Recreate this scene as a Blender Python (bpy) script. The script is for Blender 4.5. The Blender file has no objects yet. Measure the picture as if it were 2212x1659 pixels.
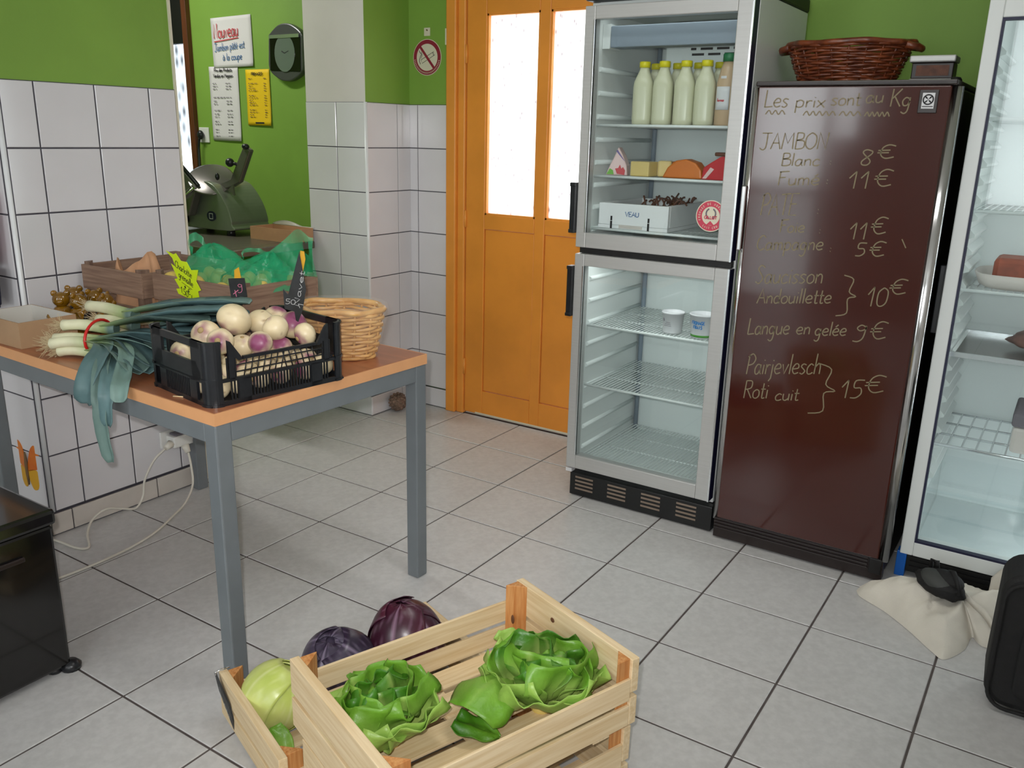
import bpy, math, random
from mathutils import Vector, Matrix, Euler, noise
random.seed(7)
sc = bpy.context.scene
col = sc.collection
T = 0.335                                   # floor tile pitch (m)

# ------------------------------------------------------------------ camera
cam_d = bpy.data.cameras.new('camera'); cam = bpy.data.objects.new('camera', cam_d); col.objects.link(cam)
cam_d.sensor_fit = 'HORIZONTAL'; cam_d.sensor_width = 36.0; cam_d.lens = 30.2318
cam_d.clip_start = 0.05; cam_d.clip_end = 60
R_, D_, F_ = [Vector(r) for r in ((0.8355385081, 0.5489487990, 0.0230351370), (0.1718585156, -0.2212992921, -0.9599433702), (-0.5218621006, 0.8060284358, -0.2792456061))]
CAM = Vector((1.8057819, -3.0399394, 1.3751959))
cam.matrix_world = Matrix((( R_.x, -D_.x, -F_.x, CAM.x), (R_.y, -D_.y, -F_.y, CAM.y), (R_.z, -D_.z, -F_.z, CAM.z), (0, 0, 0, 1)))
sc.camera = cam

# ------------------------------------------------------------------ world, lights, exposure
w = bpy.data.worlds.new('world'); sc.world = w; w.use_nodes = True
wb = w.node_tree.nodes['Background']; wb.inputs[0].default_value = (0.93, 0.97, 1.0, 1); wb.inputs[1].default_value = 3.4
def area(name, loc, rot, sx, sy, power, colr=(1, 1, 1)):
    l = bpy.data.lights.new(name, 'AREA'); l.shape = 'RECTANGLE'; l.size = sx; l.size_y = sy; l.energy = power; l.color = colr
    o = bpy.data.objects.new(name, l); col.objects.link(o); o.location = loc; o.rotation_euler = rot; return o
# daylight standing in the glazed shop front behind the photographer
area('daylight_shop_door', (-0.41, -5.05, 1.65), (math.radians(90), 0, 0), 0.62, 1.2, 12, (0.95, 0.98, 1))
area('daylight_side_light', (0.07, -5.05, 1.85), (math.radians(90), 0, 0), 0.18, 0.9, 2.6, (0.95, 0.98, 1))
area('daylight_shop_window', (1.75, -5.05, 1.6), (math.radians(90), 0, 0), 1.2, 1.4, 16, (0.95, 0.98, 1))
# ceiling lamp of the shop: a long diffuse fluorescent fitting
area('kitchen_lamp_light', (-2.5, -0.55, 2.54), (0, 0, 0), 0.9, 0.12, 24, (1, 0.98, 0.94))
area('ceiling_lamp_light', (1.0, -1.35, 2.54), (0, 0, 0), 1.2, 0.25, 11, (1, 0.985, 0.96))
# the camera's own flash, a hand's breadth above the lens
fl = bpy.data.lights.new('camera_flash', 'SPOT'); fl.energy = 110; fl.spot_size = math.radians(84); fl.spot_blend = 1.0; fl.shadow_soft_size = 0.012; fl.color = (1, 0.985, 0.97)
flo = bpy.data.objects.new('camera_flash', fl); col.objects.link(flo); flo.matrix_world = cam.matrix_world @ Matrix.Translation((-0.035, 0.05, 0)) @ Matrix.Rotation(math.radians(5), 4, 'Y')
sc.view_settings.view_transform = 'Standard'; sc.view_settings.look = 'None'; sc.view_settings.gamma = 1; sc.view_settings.use_curve_mapping = False
sc.view_settings.exposure = -0.1
sc.cycles.transparent_max_bounces = 40                # many layers of refrigerator glass and bag film

# ------------------------------------------------------------------ materials
def lin(c):
    return tuple(((x / 255) / 12.92 if x / 255 <= 0.04045 else ((x / 255 + 0.055) / 1.055) ** 2.4) for x in c)
def mat(name, c, rough=0.5, metal=0.0, var=0.0, scale=8.0, bump=0.0, bscale=60.0, coat=0.0, spec=0.5, stretch=None, c2=None, trans=0.0, attr=None, sss=0.0):
    m = bpy.data.materials.new(name); m.use_nodes = True; nt = m.node_tree; N = nt.nodes; L = nt.links
    b = N['Principled BSDF']; b.inputs['Roughness'].default_value = rough; b.inputs['Metallic'].default_value = metal
    b.inputs['Specular IOR Level'].default_value = spec; b.inputs['Coat Weight'].default_value = coat; b.inputs['Coat Roughness'].default_value = 0.06
    b.inputs['Transmission Weight'].default_value = trans
    if sss: b.inputs['Subsurface Weight'].default_value = sss; b.inputs['Subsurface Radius'].default_value = (0.02, 0.02, 0.01)
    base = lin(c) + (1,)
    b.inputs['Base Color'].default_value = base
    tc = None
    if var or bump or c2:
        tc = N.new('ShaderNodeTexCoord'); mp = N.new('ShaderNodeMapping'); L.new(tc.outputs['Object'], mp.inputs[0])
        if stretch: mp.inputs['Scale'].default_value = stretch
    if var or c2:
        nz = N.new('ShaderNodeTexNoise'); nz.inputs['Scale'].default_value = scale; nz.inputs['Detail'].default_value = 5
        L.new(mp.outputs[0], nz.inputs['Vector'])
        rp = N.new('ShaderNodeValToRGB'); rp.color_ramp.elements[0].position = 0.35; rp.color_ramp.elements[1].position = 0.65
        if c2: e0, e1 = base, lin(c2) + (1,)
        else:
            e0 = tuple(x * (1 - var) for x in base[:3]) + (1,); e1 = tuple(min(1, x * (1 + var)) for x in base[:3]) + (1,)
        rp.color_ramp.elements[0].color = e0; rp.color_ramp.elements[1].color = e1
        L.new(nz.outputs['Fac'], rp.inputs[0]); out = rp.outputs[0]
    else: out = None
    if attr:
        at = N.new('ShaderNodeAttribute'); at.attribute_name = attr
        if out:
            mx = N.new('ShaderNodeMixRGB'); mx.blend_type = 'MULTIPLY'; mx.inputs[0].default_value = 1
            L.new(at.outputs['Color'], mx.inputs[1]); L.new(out, mx.inputs[2]); out = mx.outputs[0]
        else: out = at.outputs['Color']
    if out: L.new(out, b.inputs['Base Color'])
    if bump:
        n2 = N.new('ShaderNodeTexNoise'); n2.inputs['Scale'].default_value = bscale; n2.inputs['Detail'].default_value = 4; L.new(mp.outputs[0], n2.inputs['Vector'])
        bp = N.new('ShaderNodeBump'); bp.inputs['Strength'].default_value = bump; bp.inputs['Distance'].default_value = 0.01
        L.new(n2.outputs['Fac'], bp.inputs['Height']); L.new(bp.outputs[0], b.inputs['Normal'])
    return m
def glass_mat(name, tint=(0.96, 0.99, 0.98), ior=1.45, rough=0.0):
    m = bpy.data.materials.new(name); m.use_nodes = True; nt = m.node_tree; N = nt.nodes; L = nt.links; N.clear()
    o = N.new('ShaderNodeOutputMaterial'); t = N.new('ShaderNodeBsdfTransparent'); t.inputs[0].default_value = tint + (1,)
    g = N.new('ShaderNodeBsdfGlossy'); g.inputs['Roughness'].default_value = rough; lw = N.new('ShaderNodeLayerWeight'); lw.inputs[0].default_value = 0.5; pw = N.new('ShaderNodeMath'); pw.operation = 'POWER'; pw.inputs[1].default_value = 5.0; L.new(lw.outputs['Facing'], pw.inputs[0])
    f = N.new('ShaderNodeMath'); f.operation = 'MULTIPLY_ADD'; r0 = ((ior - 1) / (ior + 1)) ** 2; f.inputs[1].default_value = 1 - r0; f.inputs[2].default_value = r0; L.new(pw.outputs[0], f.inputs[0])
    mx = N.new('ShaderNodeMixShader'); L.new(f.outputs[0], mx.inputs[0]); L.new(t.outputs[0], mx.inputs[1]); L.new(g.outputs[0], mx.inputs[2]); L.new(mx.outputs[0], o.inputs[0])
    return m
def film_mat(name, c, alpha, rough=0.25):          # thin coloured plastic film: part see-through, part cloudy
    m = bpy.data.materials.new(name); m.use_nodes = True; nt = m.node_tree; N = nt.nodes; L = nt.links
    b = N['Principled BSDF']; b.inputs['Base Color'].default_value = lin(c) + (1,); b.inputs['Roughness'].default_value = rough; b.inputs['Alpha'].default_value = alpha
    tc = N.new('ShaderNodeTexCoord'); nz = N.new('ShaderNodeTexNoise'); nz.inputs['Scale'].default_value = 18; L.new(tc.outputs['Object'], nz.inputs['Vector'])
    bp = N.new('ShaderNodeBump'); bp.inputs['Strength'].default_value = 0.5; bp.inputs['Distance'].default_value = 0.02; L.new(nz.outputs['Fac'], bp.inputs['Height']); L.new(bp.outputs[0], b.inputs['Normal'])
    return m
MT = {}
def M_(k, *a, **kw):
    MT[k] = mat(k, *a, **kw); return MT[k]
M_('tile_white', (216, 214, 217), 0.12, var=0.03, scale=3)
M_('tile_skirt', (205, 198, 190), 0.3, var=0.04, scale=12)
M_('grout_dark', (72, 70, 78), 0.9, var=0.15, scale=30)
M_('grout_floor', (84, 76, 74), 0.9, var=0.2, scale=20)
M_('tile_floor', (196, 195, 194), 0.33, var=0.06, scale=55, bump=0.02, bscale=250)
M_('paint_green', (122, 160, 62), 0.6, var=0.05, scale=3, bump=0.03, bscale=120)
M_('paint_white', (214, 208, 204), 0.6, var=0.03, scale=4, bump=0.03, bscale=120)
M_('ceiling_white', (232, 230, 225), 0.7, var=0.02)
M_('orange_paint', (230, 146, 54), 0.38, var=0.06, scale=5, bump=0.02, bscale=40)
M_('orange_trim', (232, 150, 60), 0.38, var=0.06, scale=5)
M_('pvc_white', (226, 228, 230), 0.25)
M_('brown_wood_dark', (92, 48, 26), 0.45, var=0.2, scale=6, stretch=(20, 20, 1))
M_('black_plain', (14, 12, 13), 0.5)
M_('laminate_top', (164, 102, 70), 0.33, var=0.12, scale=6, stretch=(1, 8, 8), coat=0.1)
M_('laminate_edge', (222, 162, 112), 0.45, var=0.03, scale=20)
M_('steel_paint', (112, 118, 122), 0.38, var=0.05, scale=10)
M_('black_plastic', (26, 28, 32), 0.32, var=0.2, scale=40)
M_('black_gloss', (16, 15, 14), 0.14, coat=0.3)
M_('alu', (188, 188, 186), 0.38, metal=0.35, var=0.03, scale=4, stretch=(1, 1, 40))
M_('alu_bright', (225, 228, 230), 0.22, metal=0.9)
M_('fridge_white', (226, 230, 228), 0.32)
M_('fridge_inner', (226, 232, 230), 0.35)
M_('fridge_grey_blue', (134, 146, 158), 0.45)
M_('gasket_navy', (22, 24, 58), 0.5)
M_('maroon', (64, 24, 17), 0.13, coat=0.35, spec=0.5)
M_('maroon_dark', (34, 24, 22), 0.35)
M_('chrome', (205, 205, 205), 0.14, metal=1.0)
M_('grille_black', (18, 19, 20), 0.4)
M_('grille_slot', (128, 112, 98), 0.6)
M_('chalk', (132, 121, 94), 0.9)
M_('chalk_white', (205, 205, 205), 0.9)
M_('chalk_pink', (214, 120, 150), 0.9)
M_('ink_black', (26, 26, 30), 0.7)
M_('ink_grey', (110, 104, 112), 0.8)
M_('ink_red', (196, 60, 70), 0.7)
M_('ink_blue', (70, 110, 160), 0.7)
M_('paper_white', (216, 212, 214), 0.7, var=0.02)
M_('paper_yellow', (232, 192, 8), 0.65)
M_('neon_yellow', (208, 232, 16), 0.55)
M_('slate', (34, 36, 38), 0.5, var=0.3, scale=25)
M_('wood_new_x', (228, 206, 168), 0.6, c2=(212, 184, 140), scale=5, stretch=(1.2, 22, 22), bump=0.05, bscale=60)
M_('wood_new_y', (228, 206, 168), 0.6, c2=(212, 184, 140), scale=5, stretch=(22, 1.2, 22), bump=0.05, bscale=60)
M_('wood_post', (206, 150, 92), 0.6, c2=(180, 112, 54), scale=6, stretch=(26, 26, 1.5))
M_('wood_knot', (96, 58, 34), 0.7)
M_('wood_old_x', (148, 120, 100), 0.7, c2=(122, 94, 78), scale=6, stretch=(1.2, 20, 20), bump=0.06, bscale=60)
M_('wood_old_y', (148, 120, 100), 0.7, c2=(122, 94, 78), scale=6, stretch=(20, 1.2, 20), bump=0.06, bscale=60)
M_('wood_old_z', (132, 106, 90), 0.7, c2=(108, 84, 70), scale=6, stretch=(20, 20, 1.2))
M_('cardboard', (176, 142, 108), 0.75, var=0.05, scale=10)
M_('cardboard_inner', (206, 204, 198), 0.7)
M_('paper_brown', (186, 140, 104), 0.75, var=0.08, scale=12)
M_('wicker_light', (206, 152, 84), 0.32, c2=(226, 178, 108), scale=30)
M_('wicker_dark', (84, 38, 22), 0.3, c2=(124, 62, 32), scale=30)
M_('leaf', (255, 255, 255), 0.42, attr='Col', var=0.12, scale=30, bump=0.4, bscale=26)
M_('waxy', (255, 255, 255), 0.30, attr='Col', var=0.16, scale=14, bump=0.06, bscale=30)
M_('leek', (255, 255, 255), 0.5, attr='Col', var=0.08, scale=30, stretch=(1, 1, 1))
M_('turnip_skin', (255, 255, 255), 0.38, attr='Col', var=0.04, scale=30)
M_('root_hair', (206, 186, 148), 0.8)
M_('potato', (206, 178, 92), 0.6, var=0.12, scale=25)
M_('onion', (176, 122, 70), 0.45, var=0.15, scale=12)
M_('rubber_red', (206, 30, 28), 0.4)
M_('honey', (142, 98, 12), 0.08, c2=(106, 74, 10), scale=20, coat=0.6)
M_('label_black', (24, 16, 20), 0.35)
M_('peg_yellow', (214, 160, 30), 0.5)
M_('milk', (206, 206, 176), 0.3)
M_('cap_yellow', (224, 212, 12), 0.4)
M_('cap_green', (16, 112, 66), 0.4)
M_('tan_drink', (196, 168, 136), 0.3)
M_('label_white', (214, 214, 216), 0.5)
M_('foam_white', (234, 236, 236), 0.6)
M_('meat_dark', (92, 52, 32), 0.6, var=0.3, scale=40)
M_('cheese', (222, 196, 112), 0.5, var=0.05, scale=12)
M_('cheese_orange', (206, 112, 28), 0.4, var=0.06, scale=10)
M_('pack_pink', (226, 196, 192), 0.3)
M_('pack_red', (196, 44, 52), 0.3)
M_('pack_green', (110, 176, 60), 0.4)
M_('pack_violet', (96, 76, 140), 0.3)
M_('pot_blue', (30, 120, 190), 0.5)
M_('pot_green', (84, 160, 60), 0.5)
M_('sticker_red', (196, 62, 84), 0.5)
M_('sign_red', (140, 28, 52), 0.45)
M_('sign_cream', (214, 208, 186), 0.5)
M_('canvas', (214, 208, 196), 0.85, var=0.05, scale=9, bump=0.08, bscale=250)
M_('nylon_black', (18, 17, 18), 0.75, var=0.2, scale=60, bump=0.1, bscale=300)
M_('nylon_grey', (58, 60, 58), 0.6)
M_('blue_film', (18, 98, 190), 0.35)
M_('slicer_body', (126, 134, 118), 0.28, metal=0.4)
M_('slicer_plate', (118, 114, 110), 0.26, metal=0.6)
M_('steel_top', (112, 106, 94), 0.32, metal=0.5)
M_('pumpkin', (222, 130, 30), 0.4, c2=(206, 96, 18), scale=10)
M_('stalk_brown', (116, 92, 62), 0.8)
M_('stem_scar', (176, 150, 104), 0.7)
M_('cone_brown', (118, 96, 82), 0.8, var=0.25, scale=30)
M_('cloth_magenta', (150, 20, 80), 0.85)
M_('cloth_navy', (28, 30, 60), 0.85)
M_('cloth_orange', (222, 120, 60), 0.85)
M_('cable_white', (216, 212, 200), 0.4)
M_('socket_white', (222, 222, 218), 0.3)
M_('tray_white', (222, 214, 206), 0.4)
M_('meat_red', (150, 74, 50), 0.5, var=0.25, scale=25)
M_('meat_brown', (120, 84, 72), 0.5, var=0.2, scale=25)
M_('dial', (104, 116, 106), 0.12, coat=0.5)
M_('clock_frame', (96, 96, 98), 0.3, metal=0.5)
M_('lamp_white', (235, 235, 232), 0.4)
MT['glass'] = glass_mat('glass'); MT['glass_tint'] = glass_mat('glass_tint', (0.95, 0.975, 0.975)); MT['clear_plastic'] = glass_mat('clear_plastic', (0.965, 0.98, 0.985), 1.3, 0.05)
MT['film_green'] = film_mat('film_green', (44, 180, 124), 0.5); MT['film_clear'] = film_mat('film_clear', (230, 225, 220), 0.10, 0.06)
def frosted(name, c, c2, e0=0.02, e1=0.30, sc_=42):                          # patterned privacy glass: lets daylight through, diffused
    m = bpy.data.materials.new(name); m.use_nodes = True; nt = m.node_tree; N = nt.nodes; L = nt.links; N.clear()
    o = N.new('ShaderNodeOutputMaterial'); tl = N.new('ShaderNodeBsdfTranslucent'); tp = N.new('ShaderNodeBsdfTransparent'); g = N.new('ShaderNodeBsdfGlossy'); g.inputs['Roughness'].default_value = 0.3
    tc = N.new('ShaderNodeTexCoord'); mp = N.new('ShaderNodeMapping'); mp.inputs['Scale'].default_value = (1, 1, 0.35); mp.inputs['Rotation'].default_value = (0, 0.5, 0)
    L.new(tc.outputs['Object'], mp.inputs[0]); vo = N.new('ShaderNodeTexVoronoi'); vo.inputs['Scale'].default_value = sc_; vo.feature = 'F1'; L.new(mp.outputs[0], vo.inputs['Vector'])
    rp = N.new('ShaderNodeValToRGB'); rp.color_ramp.elements[0].color = lin(c2) + (1,); rp.color_ramp.elements[1].color = lin(c) + (1,); rp.color_ramp.elements[0].position = e0; rp.color_ramp.elements[1].position = e1
    L.new(vo.outputs['Distance'], rp.inputs[0]); L.new(rp.outputs[0], tl.inputs[0]); L.new(rp.outputs[0], tp.inputs[0])
    m1 = N.new('ShaderNodeMixShader'); m1.inputs[0].default_value = 0.35; L.new(tl.outputs[0], m1.inputs[1]); L.new(tp.outputs[0], m1.inputs[2])
    m2 = N.new('ShaderNodeMixShader'); m2.inputs[0].default_value = 0.06; L.new(m1.outputs[0], m2.inputs[1]); L.new(g.outputs[0], m2.inputs[2]); L.new(m2.outputs[0], o.inputs[0])
    return m
MT['frost'] = frosted('frost', (255, 255, 255), (150, 136, 138)); MT['lace'] = frosted('lace', (205, 207, 214), (84, 86, 94), 0.10, 0.62, 34)

# ------------------------------------------------------------------ mesh helpers
WM = {}
class MB:
    def __init__(s): s.v = []; s.f = []; s.m = []; s.s = []; s.c = None
    def add(s, vs, fs, mi=0, sm=False, X=None, cs=None):
        n = len(s.v)
        s.v += [tuple(X @ Vector(p)) for p in vs] if X else [tuple(p) for p in vs]
        for f in fs: s.f.append([n + i for i in f]); s.m.append(mi); s.s.append(sm)
        if cs is not None:
            if s.c is None: s.c = [(1, 1, 1)] * n
            s.c += cs
        elif s.c is not None: s.c += [(1, 1, 1)] * len(vs)
        return s
    def box(s, x0, x1, y0, y1, z0, z1, mi=0, X=None):
        v = [(x, y, z) for z in (z0, z1) for y in (y0, y1) for x in (x0, x1)]
        return s.add(v, [(0, 2, 3, 1), (4, 5, 7, 6), (0, 1, 5, 4), (2, 6, 7, 3), (0, 4, 6, 2), (1, 3, 7, 5)], mi, False, X)
    def tube(s, pts, r, n=8, caps=True, mi=0, closed=False, X=None, flat=None, cs=None):
        pts = [Vector(p) for p in pts]; k = len(pts); rs = r if isinstance(r, (list, tuple)) else [r] * k
        vs = []; up = None; co = []
        for i, p in enumerate(pts):
            if closed: t = (pts[(i + 1) % k] - pts[i - 1])
            else: t = pts[min(i + 1, k - 1)] - pts[max(i - 1, 0)]
            t = t.normalized() if t.length > 1e-9 else Vector((0, 0, 1))
            if up is None: up = Vector((0, 0, 1)) if abs(t.z) < 0.9 else Vector((1, 0, 0))
            a = t.cross(up)
            a = a.normalized() if a.length > 1e-6 else t.orthogonal().normalized()
            b = a.cross(t).normalized(); up = b
            for j in range(n):
                q = 2 * math.pi * j / n
                vs.append(p + a * (rs[i] * math.cos(q)) + b * (rs[i] * (flat or 1) * math.sin(q)))
                if cs: co.append(cs[i])
        fs = []
        for i in range(k if closed else k - 1):
            i2 = (i + 1) % k
            for j in range(n): fs.append((i * n + j, i * n + (j + 1) % n, i2 * n + (j + 1) % n, i2 * n + j))
        s.add(vs, fs, mi, True, X, co if cs else None)
        if caps and not closed:
            o = len(s.v) - len(vs)
            s.f.append([o + j for j in range(n)][::-1]); s.m.append(mi); s.s.append(False)
            s.f.append([o + (k - 1) * n + j for j in range(n)]); s.m.append(mi); s.s.append(False)
        return s
    def lathe(s, prof, n=20, mi=0, X=None, c0=(0, 0), sq=None, cs=None):
        vs = []; co = []
        for k, (r, z) in enumerate(prof):
            for j in range(n):
                q = 2 * math.pi * j / n; c, d = math.cos(q), math.sin(q)
                if sq:
                    e = 1 / ((abs(c) ** sq + abs(d) ** sq) ** (1 / sq)); c *= e; d *= e
                vs.append((c0[0] + r * c, c0[1] + r * d, z))
                if cs: co.append(cs[k])
        fs = [(i * n + j, i * n + (j + 1) % n, (i + 1) * n + (j + 1) % n, (i + 1) * n + j) for i in range(len(prof) - 1) for j in range(n)]
        s.add(vs, fs, mi, True, X, co if cs else None); o = len(s.v) - len(vs)
        if prof[0][0] > 1e-5: s.f.append([o + j for j in range(n)][::-1]); s.m.append(mi); s.s.append(False)
        if prof[-1][0] > 1e-5: s.f.append([o + (len(prof) - 1) * n + j for j in range(n)]); s.m.append(mi); s.s.append(False)
        return s
    def ell(s, c, r, nu=16, nv=10, mi=0, X=None, fn=None, cf=None):
        vs = []; co = []
        for i in range(nv + 1):
            th = math.pi * i / nv
            for j in range(nu):
                q = 2 * math.pi * j / nu
                d = Vector((math.sin(th) * math.cos(q), math.sin(th) * math.sin(q), -math.cos(th)))
                k = fn(d) if fn else 1
                vs.append((c[0] + r[0] * d.x * k, c[1] + r[1] * d.y * k, c[2] + r[2] * d.z * k))
                if cf: co.append(cf(d))
        fs = [(i * nu + j, i * nu + (j + 1) % nu, (i + 1) * nu + (j + 1) % nu, (i + 1) * nu + j) for i in range(nv) for j in range(nu)]
        return s.add(vs, fs, mi, True, X, co if cf else None)
    def grid(s, fn, nu, nv, mi=0, X=None, cf=None, sm=True):
        vs = []; co = []
        for j in range(nv + 1):
            for i in range(nu + 1):
                u, v = i / nu, j / nv; vs.append(fn(u, v))
                if cf: co.append(cf(u, v))
        fs = [(j * (nu + 1) + i, j * (nu + 1) + i + 1, (j + 1) * (nu + 1) + i + 1, (j + 1) * (nu + 1) + i) for j in range(nv) for i in range(nu)]
        return s.add(vs, fs, mi, sm, X, co if cf else None)
    def prism(s, poly, z0, z1, mi=0, X=None, sm=False):
        n = len(poly); vs = [(x, y, z0) for x, y in poly] + [(x, y, z1) for x, y in poly]
        return s.add(vs, [list(range(n))[::-1], [n + i for i in range(n)]] + [(i, (i + 1) % n, n + (i + 1) % n, n + i) for i in range(n)], mi, sm, X)
    def ring(s, r0, r1, z0, z1, n=32, mi=0, X=None, a0=0, a1=2 * math.pi):
        full = a1 - a0 > 6.28; k = n if full else n + 1; vs = []
        for j in range(k):
            q = a0 + (a1 - a0) * j / n; c, d = math.cos(q), math.sin(q)
            vs += [(r0 * c, r0 * d, z0), (r1 * c, r1 * d, z0), (r1 * c, r1 * d, z1), (r0 * c, r0 * d, z1)]
        fs = []
        for j in range(n):
            a, b = 4 * j, 4 * ((j + 1) % k)
            for i in range(4): fs.append((a + i, a + (i + 1) % 4, b + (i + 1) % 4, b + i))
        return s.add(vs, fs, mi, False, X)
    def mesh(s, name):
        me = bpy.data.meshes.new(name); me.from_pydata(s.v, [], s.f); me.update()
        me.polygons.foreach_set('material_index', s.m); me.polygons.foreach_set('use_smooth', s.s)
        if s.c is not None:
            ca = me.color_attributes.new('Col', 'FLOAT_COLOR', 'POINT')
            for i, c in enumerate(s.c): ca.data[i].color = (c[0], c[1], c[2], 1)
        return me
def tag(o, label=None, cat=None, group=None, kind=None):
    if label: o['label'] = label
    if cat: o['category'] = cat
    if group: o['group'] = group
    if kind: o['kind'] = kind
    return o
def link(o, parent, world, basis=None):
    col.objects.link(o)
    b = basis or Matrix.Identity(4); o.matrix_basis = b
    if parent:
        o.parent = parent
        if world: o.matrix_parent_inverse = WM[parent].inverted(); WM[o] = b
        else: WM[o] = WM[parent] @ b
    else: WM[o] = b
    return o
def ob(name, mb, mats, parent=None, label=None, cat=None, group=None, kind=None, bevel=0, world=True, basis=None, solid=0, seg=2, sub=0):
    me = mb if isinstance(mb, bpy.types.Mesh) else mb.mesh(name)
    if not me.materials:
        for m in (mats if isinstance(mats, (list, tuple)) else [mats]): me.materials.append(MT[m] if isinstance(m, str) else m)
    o = bpy.data.objects.new(name, me); link(o, parent, world, basis)
    if solid:
        q = o.modifiers.new('thickness', 'SOLIDIFY'); q.thickness = solid; q.offset = 0
    if bevel:
        q = o.modifiers.new('bevel', 'BEVEL'); q.width = bevel; q.segments = seg; q.limit_method = 'ANGLE'; q.angle_limit = 0.7
    if sub:
        q = o.modifiers.new('subdivision', 'SUBSURF'); q.levels = sub; q.render_levels = sub
    return tag(o, label, cat, group, kind)
def root(name, loc, label, cat, group=None, rz=0.0, kind=None):
    o = bpy.data.objects.new(name, None); o.empty_display_size = 0.05
    link(o, None, True, Matrix.Translation(loc) @ Matrix.Rotation(rz, 4, 'Z')); return tag(o, label, cat, group, kind)
def dup(o, basis, label=None, parent=None, group=None):
    c = o.copy(); col.objects.link(c)
    if parent: c.parent = parent
    if basis is not None: c.matrix_basis = basis
    WM[c] = (WM[parent] if parent else Matrix.Identity(4)) @ c.matrix_parent_inverse @ c.matrix_basis
    if label: c['label'] = label
    if group: c['group'] = group
    for ch in list(o.children): dup(ch, None, None, c)
    return c
def TR(x, y, z, rx=0, ry=0, rz=0, s=1):
    return Matrix.Translation((x, y, z)) @ Euler((rx, ry, rz)).to_matrix().to_4x4() @ Matrix.Scale(s, 4)
def frame(P, u, v):                                # matrix with x axis u, y axis v, z axis u x v, at P
    u = Vector(u).normalized(); v = Vector(v); v = (v - u * v.dot(u)).normalized(); n = u.cross(v)
    return Matrix(((u.x, v.x, n.x, P[0]), (u.y, v.y, n.y, P[1]), (u.z, v.z, n.z, P[2]), (0, 0, 0, 1)))
def nz(x, y, z): return noise.noise(Vector((x, y, z)))
def smooth(pts, k=5):
    if len(pts) < 3: return pts
    P = [pts[0]] + list(pts) + [pts[-1]]; out = []
    for i in range(1, len(P) - 2):
        for j in range(k):
            t = j / k; a, b, c, d = P[i - 1], P[i], P[i + 1], P[i + 2]
            out.append(tuple(0.5 * (2 * b[q] + (c[q] - a[q]) * t + (2 * a[q] - 5 * b[q] + 4 * c[q] - d[q]) * t * t + (3 * b[q] - a[q] - 3 * c[q] + d[q]) * t ** 3) for q in range(len(b))))
    out.append(tuple(pts[-1])); return out
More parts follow.
